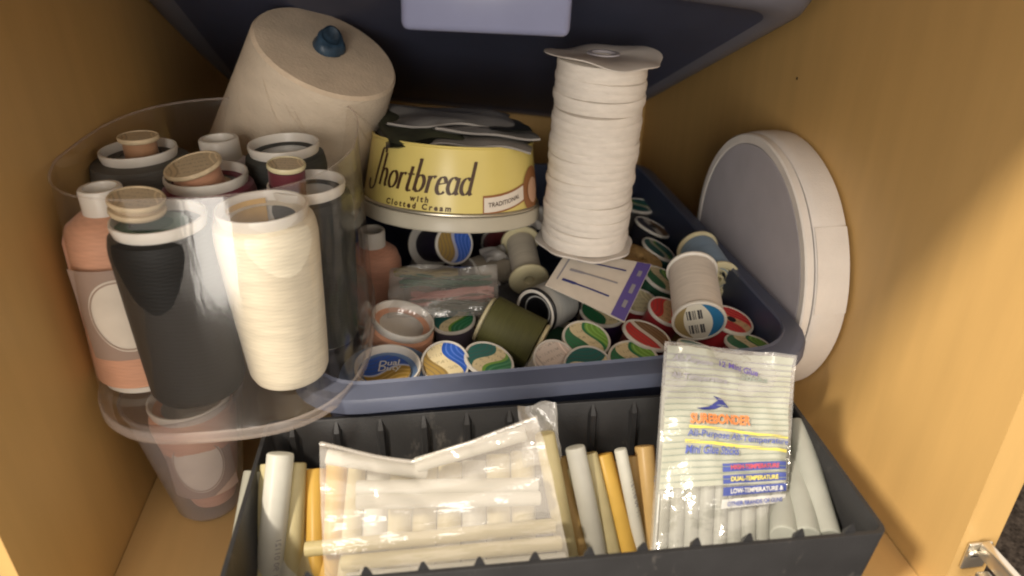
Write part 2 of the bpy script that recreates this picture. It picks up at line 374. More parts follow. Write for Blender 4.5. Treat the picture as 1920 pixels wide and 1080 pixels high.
# hinge on the inside of the door edge
hg = thing('cabinet_hinge', Matrix.Translation((.2680, .2262, .038)) @ Matrix.Scale(.8, 4), 'nickel cabinet hinge screwed to the front edge of the maple side wall', 'hinge')
part('mounting_plate', *bevel_box(-.0075, .0085, -.0022, 0, -.016, .006, .0008), M['nickel'], hg)
part('hinge_arm', *bevel_box(-.0010, .0050, -.050, -.0024, -.003, .0085, .0014), M['nickel'], hg)
part('hinge_cup', *bevel_box(-.0095, .0, -.038, -.0130, -.022, -.0045, .002), M['nickel'], hg)
scw = part('screw', *xf(Matrix.Translation((-.0040, -.0024, -.002)) @ Matrix.Rotation(PI/2, 4, 'X'), lathe([(0, 0), (.0040, 0), (.0040, .0012), (.0030, .0022), (.0010, .0022), (.0009, .0012), (0, .0012)], 20)), M['nickel'], hg)
part('screw_slot', *xf(Matrix.Translation((-.0040, -.0047, -.002)), box(-.0026, .0026, 0, .0006, -.0004, .0004)), M['black_pl'], scw)

# ------------------------------------------------------------------ upper bin, tipped with its front edge raised
A = ax(1575, 10, .247); B = ax(1200, 240, .250); Cc = Vector((-.174, .412, .333))
vx = (A-Cc).normalized(); vy = (B-A); vy = (vy-vx*vy.dot(vx)).normalized(); vn = vx.cross(vy)
Wb = (A-Cc).length; Lb = .41
mb = Matrix((vx, vy, vn)).transposed().to_4x4(); mb = Matrix.Translation((A+Cc)/2+vy*(Lb/2)) @ mb
ub = thing('storage_bin', mb, 'dark blue translucent storage bin tipped above the thread, its pale handle showing', 'storage bin')
def bloop(hx, hy, r, z): return [(x, y, z) for x, y in rrect(hx, hy, r, 7)]
hx, hy = Wb/2, Lb/2
part('base', *loft([bloop(hx-.040, hy-.040, .012, .0015), bloop(hx-.030, hy-.030, .016, .0012), bloop(hx-.026, hy-.026, .018, .0005)], cap0=True), M['bin_up'], ub)
part('bottom_edge', *loft([bloop(hx-.026, hy-.026, .018, .0005), bloop(hx-.020, hy-.020, .022, -.0008), bloop(hx-.012, hy-.012, .028, 0), bloop(hx-.005, hy-.005, .033, .0036), bloop(hx-.001, hy-.001, .036, .010), bloop(hx, hy, .037, .018)]), M['bin_edge'], ub)
part('side_wall', *loft([bloop(hx, hy, .037, .018), bloop(hx+.0, hy+.0, .037, .040)]), M['bin_up'], ub)
part('lid', *loft([bloop(hx-.001, hy-.001, .037, .0405), bloop(hx, hy, .037, .046)], cap1=True), M['bin_up'], ub)
part('stored_fabric', *bevel_box(-hx+.028, hx-.028, -hy+.028, hy-.028, .005, .034, .003), mottled('dark_fabric', (.035, .038, .055), .9, .4, 40), ub)
hc = ay(912, 8, .372)
hl = mb.inverted() @ hc
part('handle', *xf(mb.inverted() @ Matrix.Translation(hc) @ Matrix.Rotation(-YAW+R_(3.5)*0, 4, 'Z') @ Matrix.Rotation(R_(2.5), 4, 'Y'), bevel_box(-.0415, .0415, -.004, .012, -.0135, .030, .0038)), M['handle'], ub)

# ------------------------------------------------------------------ lower bin full of thread
bx0, bx1, by0, by1, RZ = -.083, .222, .312, .672, .101
bc = Vector(((bx0+bx1)/2, (by0+by1)/2, 0))
lb = thing('storage_bin', Matrix.Translation(bc) @ Matrix.Rotation(R_(1.2), 4, 'Z'), 'smoky blue open storage bin heaped with small thread spools', 'storage bin')
hx, hy = (bx1-bx0)/2, (by1-by0)/2
part('inner_wall', *loft([bloop(hx-.030, hy-.030, .025, .0035), bloop(hx-.024, hy-.024, .027, .006), bloop(hx-.0135, hy-.0135, .03, RZ-.0005)], cap0=True), M['bin'], lb)
part('outer_wall', *loft([bloop(hx-.033, hy-.033, .022, .0006), bloop(hx-.028, hy-.028, .024, .002), bloop(hx-.0112, hy-.0112, .032, RZ-.0125)], cap0=True), M['bin'], lb)
part('rim', *loft([bloop(hx-.0135, hy-.0135, .030, RZ-.0004), bloop(hx-.0125, hy-.0125, .031, RZ+.0006), bloop(hx-.0115, hy-.0115, .032, RZ-.001), bloop(hx-.004, hy-.004, .037, RZ-.0022), bloop(hx-.001, hy-.001, .039, RZ-.003), bloop(hx, hy, .040, RZ-.005), bloop(hx, hy, .040, RZ-.0115), bloop(hx-.002, hy-.002, .039, RZ-.012), bloop(hx-.0112, hy-.0112, .032, RZ-.0127)]), M['bin_lip'], lb)

# ------------------------------------------------------------------ spools
def thread_body(r0, r1, z0, z1, n=9, jit=.004, seg=36, bulge=0.0, core=None):
    pr = [(core or r0*.6, z0)]
    for i in range(n+1):
        t = i/n; r = r0+(r1-r0)*t+bulge*math.sin(PI*t)
        pr.append((r*(1+random.uniform(-jit, jit)), z0+(z1-z0)*(.02+.96*t)))
    pr.append((core or r1*.6, z1))
    return lathe(pr, seg)
def spool(P, axis, R, L, col, lab, desc, fl='white_pl', spin=0.0, Rf=None, end='label', fill=.88, hint=(0, 1, 0), group='small thread spools in the blue bin', name='thread_spool', cat='thread spool', words=None):
    """P: centre of the end that shows; axis points out of that end."""
    Mx = frame(P-Vector(axis).normalized()*L, axis, spin, hint)
    t = thing(name, Mx, desc, cat, group)
    Rf = Rf or R; f = M[fl]; rt = R*fill
    part('flange', *lathe([(0, 0), (Rf*.96, 0), (Rf, .0007), (Rf, .0020), (Rf*.96, .0026), (rt*.5, .0030)], 40), f, t)
    part('thread', *thread_body(rt, rt, .0028, L-.0028), thread(col), t)
    if end == 'label':
        fo = part('flange', *lathe([(rt*.5, L-.0030), (R*.96, L-.0026), (R, L-.0020), (R, L-.0006), (R*.97, L), (R*.91, L), (R*.89, L-.0007), (0, L-.0007)], 40), f, t)
        lb_ = part('end_label', *lathe([(R*.885, L-.0004), (0, L-.0003)], 32), lab, fo)
        if words:
            for s, sz, ox, oy, mm, an in words:
                part('lettering', *xf(Matrix.Translation((ox*R, oy*R, L-.0001)) @ Matrix.Rotation(an, 4, 'Z'), text(s, sz*R, .25, .002, 'CENTER')), M[mm], lb_)
    elif end == 'hole':
        fo = part('flange', *lathe([(rt*.5, L-.0030), (R*.96, L-.0026), (R, L-.0020), (R, L-.0006), (R*.95, L), (R*.30, L), (R*.24, L-.0006), (R*.22, L-.008), (0, L-.008)], 40), f, t)
        part('core_hole', *lathe([(R*.21, L-.0076), (0, L-.0076)], 20), M['black_pl'], fo)
    elif end == 'spokes':
        fo = part('flange', *lathe([(rt*.5, L-.0030), (R*.96, L-.0026), (R, L-.0020), (R, L-.0004), (R*.95, L), (R*.74, L), (R*.70, L-.001), (R*.68, L-.010), (0, L-.010)], 40), f, t)
        part('hub', *lathe([(R*.30, L-.010), (R*.30, L-.0008), (R*.20, L-.0006), (R*.18, L-.009)], 20), f, fo)
        for k in range(3):
            part('spoke', *xf(Matrix.Rotation(2*PI*k/3+.4, 4, 'Z'), box(R*.28, R*.70, -.0008, .0008, L-.0095, L-.0012)), f, fo)
    elif end == 'hollow':
        fo = part('flange', *lathe([(rt*.5, L-.0030), (R*.96, L-.0026), (R, L-.0020), (R, L-.0004), (R*.97, L), (R*.84, L), (R*.80, L-.001), (R*.62, L-.016), (0, L-.017)], 40), f, t)
        part('inner_ring', *lathe([(R*.93, L+.0001), (R*.86, L+.0006), (R*.80, L+.0001)], 40), M['white_pl'], fo)
    return t
def tilt(tc, tr): return Vector((math.sin(R_(tr)), -math.sin(R_(tc)), math.cos(R_(max(abs(tc), abs(tr))))))
CRM = (.66, .57, .36); GRN = (.02, .17, .07); LGR = (.16, .33, .05); TEA = (.02, .13, .12); BLU = (.02, .09, .42); GLD = (.30, .19, .04); RED = (.55, .035, .035); TAN = (.33, .22, .06); WHT = (.66, .62, .56); BRN = (.17, .09, .035)
L_green = label_mat(CRM, GRN, LGR, .30, .32, True, GRN); L_green2 = label_mat(CRM, TEA, GRN, .24, -.30, True, LGR); L_tanblue = label_mat(CRM, TAN, BLU, .34, .36, True)
L_blue = label_mat((.34, .36, .5), GLD, BLU, .10, .30, False); L_dual = label_mat((.40, .44, .6), BLU, GLD, .05, .25, False)
L_redgold = label_mat(WHT, RED, BRN, .13, .08, False); L_red = label_mat((.60, .40, .22), RED, RED, .26, .22, True); L_cream = label_mat((.60, .55, .36), (.48, .44, .28), (.52, .48, .3), .5, .2, True)
L_brown = label_mat(WHT, (.05, .05, .08), BRN, .22, .2, False); L_brnblu = label_mat((.45, .36, .22), (.05, .06, .2), (.30, .26, .22), .2, .3, True); L_teal = label_mat((.50, .50, .40), TEA, TEA, .16, .35, False, LGR)
purple = (.055, .035, .06)
S = [  # u, v, z, R, tilt to viewer, tilt right, spin, thread colour, label, description
 (835, 680, .086, .0148, 33, 0, 10, (.30, .20, .13), L_tanblue, 'thread spool with tan, cream and blue end label beside the blue cone'),
 (918, 673, .084, .0158, 10, 17, -25, (.03, .03, .06), L_green2, 'thread spool with teal and green swoosh label half under the olive spool'),
 (850, 598, .082, .0150, 6, -4, -20, (.105, .085, .12), L_green2, 'grey purple thread spool with green label below the floss bag'),
 (1100, 634, .085, .0157, 16, 6, 8, purple, L_green, 'thread spool with cream and green swoosh label right of the olive spool'),
 (1130, 582, .078, .0162, 10, 4, 0, (.05, .02, .09), L_green, 'thread spool mostly covered by the needle card, cream rim showing'),
 (1214, 626, .084, .0165, 3, 17, 28, (.10, .02, .02), L_redgold, 'thread spool with red and brown label split by a white stripe'),
 (1188, 671, .082, .0158, 12, 0, 4, (.20, .15, .04), L_green, 'spool with cream and green label half behind the rim below the red one'),
 (1102, 686, .082, .0150, 24, -4, -70, (.04, .12, .06), L_green2, 'thread spool with green label against the front rim under the cream and green one'),
 (1372, 598, .088, .0150, 8, 12, 35, (.42, .02, .03), L_red, 'bright red thread spool with red label beside the white barcode spool'),
 (1252, 582, .084, .0140, 14, 16, -40, (.36, .02, .03), L_red, 'red thread spool with red label half behind the white barcode spool'),
 (1196, 562, .079, .0145, 10, 6, 0, (.33, .02, .03), L_cream, 'red thread spool with plain cream label beside the purple band of the card'),
 (1402, 642, .085, .0142, -6, 6, -18, (.34, .02, .03), L_green, 'red thread spool with cream and green label in the front corner of the bin'),
 (1312, 652, .088, .0140, -12, 20, 60, (.30, .03, .03), L_teal, 'thread spool with dark green label under the barcode spool at the front'),
 (1243, 522, .083, .0155, 10, 22, 0, (.03, .10, .06), L_green, 'thread spool with lime and cream label between the card and white spool'),
 (1236, 466, .084, .0150, 6, 26, 0, (.02, .10, .09), L_teal, 'dark teal thread spool with striped label above the wooden spool'),
 (1200, 384, .080, .0150, 4, 5, 20, (.10, .10, .10), L_teal, 'thread spool with green label deepest in the bin behind the white tape reel'),
 (1224, 424, .082, .0165, 2, 24, 0, (.02, .02, .03), L_brown, 'thread spool with white and brown label behind the tape reel'),
 (703, 505, .086, .0160, 18, 4, 10, (.07, .10, .20), L_brnblu, 'dusty blue thread spool with brown and navy label beside the clear tub'),
]
for (u, v, z, Rr, tc, tr, spn, col, lab, desc) in S:
    sp_ = spool(az(u, v, z), tilt(tc, tr), Rr, .046 if v < 620 else .030, col, lab, desc, spin=R_(spn))
    if desc.startswith(('bright red', 'thread spool with white and brown')):
        part('centre_hole', *lathe([(Rr*.2, (.046 if v < 620 else .030)-.0001), (0, (.046 if v < 620 else .030)-.0001)], 18), M['black_pl'], sp_)
# wooden spool under the tape reel
P = az(1200, 480, .089)
spool(P, tilt(6, 18), .0185, .040, (.40, .33, .22), None, 'old tan wooden thread spool with centre hole beside the needle card', 'wood', end='hole', fill=.7)
# lower layer that shows in the gaps
LOW = [(780, 560, .05, (.25, .10, .07), 'peach'), (1000, 640, .045, (.02, .02, .04), 'black'), (1060, 600, .045, (.04, .02, .07), 'plum'), (1150, 640, .045, (.05, .02, .04), 'wine'), (1290, 560, .045, (.33, .02, .03), 'scarlet'), (1330, 610, .045, (.30, .02, .03), 'crimson'),
       (900, 520, .05, (.04, .03, .05), 'charcoal'), (1180, 610, .045, (.35, .02, .03), 'red'), (940, 470, .06, (.30, .02, .03), 'ruby'), (1190, 530, .045, (.02, .07, .05), 'bottle green'), (830, 500, .05, (.05, .04, .07), 'slate'), (1240, 440, .045, (.02, .02, .05), 'navy'), (1170, 420, .045, (.03, .03, .04), 'inky'),
       (870, 640, .05, (.12, .04, .05), 'maroon'), (960, 560, .05, (.10, .10, .11), 'ash grey'), (1060, 650, .052, (.03, .09, .05), 'forest green'), (1150, 600, .055, (.30, .03, .04), 'cherry'), (1240, 640, .055, (.20, .12, .03), 'mustard'), (1270, 600, .058, (.28, .02, .03), 'brick red'),
       (930, 500, .07, (.42, .36, .28), 'beige'), (960, 640, .052, (.05, .05, .12), 'indigo'), (1090, 540, .06, (.06, .05, .05), 'dark taupe'), (1210, 500, .06, (.04, .12, .08), 'jade'), (890, 560, .055, (.30, .14, .10), 'rust'), (1340, 570, .06, (.25, .02, .03), 'claret')]
for k, (u, v, z, col, cn) in enumerate(LOW):
    a = random.uniform(0, PI); P = az(u, v, z)
    spool(P+Vector((math.cos(a), math.sin(a), 0))*.02, (math.cos(a), math.sin(a), .05), .0155, .044, col, L_green, f'{cn} thread spool lying in the lower layer of the bin')
# lying spools, near end towards the viewer
def lying(u, v, rpx, Rr, uf, vf_, L, col, lab, desc, **k):
    P = aw(u, v, Rr*FPX/rpx); Q = far_end(P, uf, vf_, L)
    return spool(P, P-Q, Rr, L, col, lab, desc, **k)
lying(1311, 604, 51, .0172, 1297, 506, .050, (.66, .60, .53), barcode_mat(), 'white thread spool with barcode end label lying on top of the heap', spin=R_(12), fill=.93, hint=(0, .3, 1))
lying(1346, 527, 42, .0158, 1306, 466, .042, (.24, .34, .46), None, 'light blue thread spool with cream spoked end lying behind the white one', fl='cream_pl', end='spokes')
lying(992, 526, 38, .0150, 975, 450, .046, (.56, .50, .40), None, 'cream wooden style thread spool with centre hole lying near the tape reel', fl='cream_pl', end='hole', fill=.74)
lying(1003, 585, 47, .0168, 1054, 560, .032, (.42, .43, .42), None, 'silver grey thread spool with black hollow ends beside the olive one', fl='black_pl', end='hollow', fill=.95)
lying(1013, 652, 46, .0160, 906, 598, .042, (.085, .085, .028), label_mat((.45, .33, .12), (.05, .07, .09), GLD, .3, .2), 'large olive green thread spool lying across the labels', fl='cream_pl', fill=1.14, spin=.6)
lying(853, 458, 39, .0157, 806, 459, .046, (.022, .018, .04), L_blue, 'navy thread spool with blue and gold end label under the yellow tin', spin=R_(-25), Rf=.0195, hint=(0, .3, 1))
# little white barcode spool by the olive one
spool(az(1040, 674, .083), tilt(36, 8), .0135, .030, (.6, .56, .5), label_mat((.62, .54, .48), (.58, .50, .44), (.6, .5, .44), .6, .1), 'small pinkish white thread spool with printed end against the front rim', spin=.5)

# ------------------------------------------------------------------ thread cones
def cone_open(P, axis, R, L, rb, col, desc, wall='white_pl', shoulder=1.14, deep=.022, group=None, label_band=None):
    """wide hollow end up: P is the centre of that end."""
    Mx = frame(P-Vector(axis).normalized()*L, axis, 0)
    t = thing('thread_cone', Mx, desc, 'thread cone', group)
    ri = R*.62
    part('core', *lathe([(0, 0), (rb*.55, 0), (rb*.6, .004), (R*.72, L-.016), (R*.95, L-.006), (R, L-.002), (R*.985, L), (R*.94, L), (R*.92, L-.002), (R*.85, L-.010), (ri, L-deep), (0, L-deep-.001)], 48), M[wall], t)
    rs = R*shoulder
    pr = [(rb*.5, .004), (rb*.93, .0045), (rb, .008)]
    n = 16
    for i in range(1, n): 
        q = i/n; pr.append(((rb+(rs-rb)*q**.85)*(1+random.uniform(-.0012, .0012)), 0.008+(L-.0225)*q))
    pr += [(rs*1.0, L-.0145), (rs*.985, L-.0105), (rs*.95, L-.0070), (R*.90, L-.0050), (R*.7, L-.0060)]
    part('thread', *lathe(pr, 48), thread(col, 1.4), t)
    return t
def cone_neck(P, axis, rn, L, rs, rb, col, desc, neck='white_pl', group=None, nh=.012, oval=False):
    Mx = frame(P-Vector(axis).normalized()*L, axis, 0)
    t = thing('thread_cone', Mx, desc, 'thread cone', group)
    part('core', *lathe([(rb*.9, 0), (rb*.9, .003), (rs*.5, .004), (rn*1.05, L-nh-.002), (rn*1.02, L-.001), (rn*.95, L), (rn*.78, L), (rn*.74, L-.002), (rn*.62, L-.014), (0, L-.014)], 40), M[neck], t)
    zs = L-nh
    pr = [(rn, zs), (rs*.62, zs-.0015), (rs*.88, zs-.006), (rs, zs-.013)]
    n = 12
    for i in range(1, n+1):
        q = i/n; pr.append(((rs+(rb-rs)*q)*(1+random.uniform(-.0012, .0012)), zs-.013-(zs-.018)*q))
    pr.append((rb*.5, .0035))
    part('thread', *lathe(pr[::-1], 48), thread(col, 1.4), t)
    return t
PEACH = (.66, .345, .225); BLK = (.010, .010, .010)
tubgrp = 'thread cones standing in the clear tub'
UPV = Vector((0, 0, 1))
def at_top(u, v, z, zb=.1005): p = az(u, v, z); return p+Vector((0, .007 if p.y < .34 else 0, 0)), z-zb
p, L = at_top(485, 396, .200); c1 = cone_open(p, UPV, .0218, L, .0205, (.76, .70, .56), 'cream thread cone at the front of the clear tub, gold sticker in its open top', group=tubgrp, deep=.030)
part('sticker', *[xf(Matrix.Rotation(R_(0), 4, 'Z'), grid(lambda a, b: (.0186*(.78+.20*b)*math.cos(R_(95+75*a)), .0186*(.78+.20*b)*math.sin(R_(95+75*a)), L-.0165+.0135*b), 8, 2))][0], M['gold'], c1, label='gold paper sticker with pen scribble')
for k in range(3):
    part('pen_mark', *tube([(.0172*math.cos(R_(112+k*9+4*math.sin(q*3))), .0172*math.sin(R_(112+k*9+4*math.sin(q*3))), L-.0135+.0062*q) for q in (0, .25, .5, .75, 1)], .00025, 5), M['ink'], c1)
p, L = at_top(287, 416, .200); cone_open(p, UPV, .0212, L, .0232, BLK, 'black thread cone at the front of the clear tub with a teal spool in it', group=tubgrp); Pblk = p
p, L = at_top(384, 327, .200); cone_open(p+Vector((0, .002, 0)), tilt(0, 0), .0215, L, .018, (.135, .012, .03), 'burgundy thread cone in the middle of the clear tub', group=tubgrp); Pbur = p
p, L = at_top(258, 277, .206); cone_open(p, UPV, .0205, L, .019, (.10, .095, .085), 'dark grey thread cone at the back of the clear tub by the maple wall', group=tubgrp, shoulder=1.32); Pgry = p
p, L = at_top(531, 267, .205); cone_open(p, UPV, .0202, L, .017, (.055, .058, .055), 'charcoal thread cone at the back of the tub nearest the big yarn cone', group=tubgrp, deep=.016); Pcha = p
p, L = at_top(574, 341, .199); cone_open(p, UPV, .0200, L, .0175, (.022, .024, .022), 'black thread cone on the tin side of the tub, burgundy spool inside', group=tubgrp); Pb2 = p
p, L = at_top(186, 350, .2065); cpe = cone_neck(p, UPV, .0098, L, .0225, .026, PEACH, 'peach thread cone standing neck up at the wall side of the tub', group=tubgrp)
# printed oval on the peach cone
def oval_label(parent, rad, zc, ang, hw, hh):
    def wrap(a, b, k): return ((rad+k)*math.cos(ang+a/rad), (rad+k)*math.sin(ang+a/rad), zc+b)
    band = grid(lambda i, j: wrap((i-.5)*hw*2.6, (j-.5)*hh*2.3, .0004), 20, 3); parent = part('paper_band', *band, M['oval'], parent)
    n = 40
    V = [wrap(0, 0, .0009)]+[wrap(hw*s*math.cos(2*PI*i/n), hh*s*math.sin(2*PI*i/n), .0009) for s in (.5, .92) for i in range(n)]
    F = [(0, 1+i, 1+(i+1) % n) for i in range(n)]+[(1+i, 1+n+i, 1+n+(i+1) % n, 1+(i+1) % n) for i in range(n)]
    part('oval_label', V, F, M['paper'], parent)
    V = [wrap(hw*s*math.cos(2*PI*i/n), hh*s*math.sin(2*PI*i/n), .0012) for s in (.84, .88) for i in range(n)]
    part('oval_border', V, [(i, n+i, n+(i+1) % n, (i+1) % n) for i in range(n)], M['oval'], parent)
oval_label(cpe, .0262, .048, R_(-78), .017, .022)
p, L = at_top(409, 258, .203); cone_neck(p, UPV, .0112, L, .0205, .022, (.50, .46, .50), 'lilac white thread cone with narrow neck at the back of the tub', group=tubgrp)
# small wooden spools sitting in the open cones
cg = 'small old spools resting in the open cones'
def small(P, axis, R, L, col, desc, fl='oldpaper', lab=None, fill=.82):
    return spool(P, axis, R, L, col, lab or label_mat((.62, .52, .36), (.55, .44, .28), (.58, .48, .32), .6, .2, True), desc, fl=fl, group=cg, fill=fill)
small(Pgry+Vector((.001, .002, .0065)), tilt(0, 2), .0108, .024, (.40, .22, .12), 'wooden spool with rusty ring in the dark grey cone')
small(Pbur+Vector((-.0050, -.001, .0065)), tilt(8, -9), .0150, .018, (.50, .26, .16), 'wide pale spool with printed ring in the burgundy cone')
small(Pblk+Vector((-.0090, .0045, .0080)), tilt(4, 9), .0125, .0075, (.52, .40, .27), 'cream wooden spool end sitting on teal thread in the black cone')
tl = thing('thread_spool', frame(Pblk+Vector((-.003, -.002, -.016)), UPV), 'teal thread wound inside the front black cone', 'thread spool', cg)
part('thread', *thread_body(.0150, .0160, 0, .013, jit=.01), thread((.03, .15, .10)), tl)
part('flange', *lathe([(0, -.001), (.0155, -.001), (.0155, .0), (0, .0)], 30), M['wood'], tl)
small(Pb2+Vector((-.0090, .002, .010)), tilt(4, 5), .0098, .022, (.12, .02, .03), 'burgundy spool with cream wooden top in the black cone on the tin side', fl='cream_pl', fill=.95)
st = thing('sticker', frame(Pcha+Vector((0, .002, -.013)), tilt(0, 0)), 'tan paper sticker scraps inside the charcoal cone', 'sticker')
part('paper', *grid(lambda a, b: ((a-.5)*.022, (b-.5)*.012, .0006*math.sin(6*a)+.003*b), 8, 4), M['oldpaper'], st)
part('print', *grid(lambda a, b: (.004+(a-.5)*.006, (b-.5)*.007, .0012+.0006*math.sin(6*(a*.3+.55))+.003*(b*.6+.2)), 4, 3), M['ink_brown'], st)

# ------------------------------------------------------------------ clear tub round the cones
tb = Vector((-.1085, .3890, .0965))
tub = thing('clear_tub', Matrix.Translation(tb), 'clear round-cornered plastic tub holding the large thread cones', 'tub')
def sup(hx_, hy_, z, e=2.9, n=72):
    P = []
    for i in range(n):
        a = 2*PI*i/n; c, s = math.cos(a), math.sin(a)
        P.append((hx_*math.copysign(abs(c)**(2/e), c), hy_*math.copysign(abs(s)**(2/e), s), z))
    return P
TH = .1165
def tubloop(z, gx=0.0):
    t = z/TH; q = t; return [(x, y+(.0225*q if y < 0 else .004*t)*min(1, abs(y)/.05), z_) for x, y, z_ in sup(.0722+.0013*t+gx, .0985+.001*t+gx, z)]
part('wall', *loft([sup(.0722, .0985, .004), *[tubloop(TH*k/10) for k in range(1, 11)]]), M['tub'], tub)
part('rim', *loft([tubloop(TH), [(x, y, z+.0012) for x, y, z in tubloop(TH, .0007)], [(x, y, z+.0008) for x, y, z in tubloop(TH, -.0005)]]), M['tubrim'], tub)
part('bottom', *loft([sup(.0720, .0983, .004), sup(.070, .0963, .0025), sup(.05, .07, .0022)], cap1=True), M['tub'], tub)
part('foot_lip', *loft([sup(.0724, .0987, .0050), sup(.0734, .0997, .0042), sup(.0736, .0999, .0005), sup(.0722, .0985, -.0022), sup(.0685, .095, -.0026)]), M['tubrim'], tub)

# cone in a frosted cup under the tub
pf = az(392, 968, .0); pf = Vector((pf.x, pf.y+.010, 0.001))
cup = thing('frosted_cup', Matrix.Translation(pf), 'frosted tapered plastic cup on the shelf under the clear tub', 'cup')
part('wall', *lathe([(0, 0), (.012, 0), (.0165, .0015), (.0195, .006), (.0315, .084)], 48), M['cupfilm'], cup)
part('rim', *lathe([(.0315, .084), (.0328, .085), (.0328, .0868), (.0310, .0866)], 48), M['cupfilm'], cup)
cl = cone_open(pf+Vector((.0025, 0, .082)), UPV, .0222, .078, .0135, PEACH, 'peach thread cone with oval paper label inside the frosted cup', shoulder=1.05)
oval_label(cl, .0208, .044, R_(-80), .0150, .021)

# ------------------------------------------------------------------ big cream yarn cone
axc = cdir(612, 98, .333, .80, .50); Pc = aw(614, 92, .470)
Lc = .125
yc = thing('yarn_cone', frame(Pc-axc*Lc, axc), 'big cream yarn cone leaning beside the tin with a blue core tip', 'yarn cone')
yp = [(.040, 0), (.058, .002)]
for i in range(18):
    q = i/17; yp.append((.0600-.0120*q+random.uniform(-.00008, .00008), .004+(Lc-.010)*q))
yp += [(.0478, Lc-.0035), (.0460, Lc-.0012), (.039, Lc-.0006), (.024, Lc), (.012, Lc+.0007), (.0095, Lc+.0006)]
yarn_ = part('yarn', *lathe(yp[:-5], 64), M['yarn'], yc)
part('yarn_end', *lathe(yp[-6:], 64), M['yarntop'], yc)
def tipw(r, z, a): return r*(1+.12*math.sin(3*a+z*300)+.08*math.sin(2*a)), z+(.003*math.cos(a-2.0) if z > Lc+.006 else 0)
part('core_tip', *lathe([(.0102, Lc-.004), (.0102, Lc+.002), (.0092, Lc+.006), (.0080, Lc+.0095), (.0058, Lc+.0100), (.0048, Lc+.008), (0, Lc+.006)], 28, tipw), mottled('blue_core', (.022, .045, .075), .45, .5, 120), yc)
# loose strands lying over the winding
for k in range(12):
    a0 = R_(-150+random.uniform(0, 130)); z0 = random.uniform(.06, Lc-.01); sl = random.uniform(-.06, -.03); w0 = random.uniform(.7, 1.2)
    pts = []
    for i in range(9):
        q = i/8; a = a0+w0*q; z = min(Lc-.008, z0+sl*q); r = .0600-.0120*(z/Lc)+.0003
        pts.append((r*math.cos(a), r*math.sin(a), z))
    part('strand', *tube(pts, .00016, 4), M['yarn'], yarn_)

# ------------------------------------------------------------------ shortbread tin
at_ = cdir(842, 386, .050, .970, .215); Rt, Ht = .0628, .049; TT = .91
Pt = ay(845, 388, .478)
tin = thing('biscuit_tin', frame(Pt, at_, 0), 'yellow round shortbread tin filled with folded plastic bags', 'tin')
tbody = part('body', *lathe([(0, .004), (Rt*.96, .004), (Rt*.965, .0075), (Rt*TT*.962, Ht-.0015), (Rt*TT*.955, Ht), (Rt*TT*.93, Ht), (Rt*.93, .008), (0, .007)], 72), M['tinyellow'], tin)
part('base_rim', *lathe([(0, -.003), (Rt*.985, -.003), (Rt*1.0, -.002), (Rt*1.0, .0055), (Rt*.985, .0068), (Rt*.966, .007)], 72), M['tincream'], tin)
part('base_bead', *lathe([(Rt*.966, .0069), (Rt*.985, .0077), (Rt*.985, .0086), (Rt*.967, .0094)], 72), M['tinmetal'], tin)
part('top_roll', *lathe([(Rt*TT*.955, Ht-.0008), (Rt*TT*.968, Ht+.0002), (Rt*TT*.962, Ht+.0012), (Rt*TT*.945, Ht+.0012), (Rt*TT*.94, Ht)], 72), M['tinyellow'], tin)
def on_tin(s, z, k=.0004):
    a = s/(Rt*.965); r = Rt*(.9655-(1-TT)*.965*max(0, z-.0075)/(Ht-.009))+k
    return (r*math.sin(a), -r*math.cos(a), z)
# broad-nib italic lettering: each stroke is swept with a slanted pen edge
def arc(cx, cy_, rx, ry, a0, a1, n=12): return [(cx+rx*math.cos(R_(a0+(a1-a0)*i/n)), cy_+ry*math.sin(R_(a0+(a1-a0)*i/n))) for i in range(n+1)]
GL = {
 'S': (.62, [[(.62, 1.30)]+arc(.50, 1.32, .12, .16, 20, 160, 8)+[(.36, .9), (.34, .5)]+arc(.08, .05, .26, .33, 10, -170, 12)+[(-.18, .12)]]),
 'h': (.56, [[(.0, 1.25), (.08, 1.28), (.08, 0)], arc(.24, .40, .16, .28, 170, 20, 8)+[(.40, .12), (.44, .02), (.52, .06)]]),
 'o': (.52, [arc(.24, .34, .20, .33, 90, 450, 18)]),
 'r': (.40, [[(.0, .60), (.08, .66), (.08, 0)], [(.08, .42)]+arc(.23, .46, .14, .2, 160, 50, 6)]),
 't': (.36, [[(.14, .95), (.12, .2)]+arc(.22, .12, .10, .12, 180, 320, 6), [(.0, .64), (.30, .66)]]),
 'b': (.54, [[(.0, 1.22), (.08, 1.28), (.08, .04)], [(.08, .10)]+arc(.24, .34, .19, .32, 215, 500, 14)]),
 'e': (.46, [[(.06, .36), (.36, .44)]+arc(.22, .40, .16, .26, 15, 180, 8)+arc(.24, .30, .19, .30, 175, 320, 8)]),
 'a': (.54, [arc(.22, .34, .19, .32, 50, 330, 14), [(.40, .66), (.39, .12), (.43, .02), (.52, .06)]]),
 'd': (.56, [arc(.22, .34, .19, .32, 50, 330, 14), [(.36, 1.26), (.42, 1.28), (.40, .12), (.44, .02), (.52, .07)]]),
}
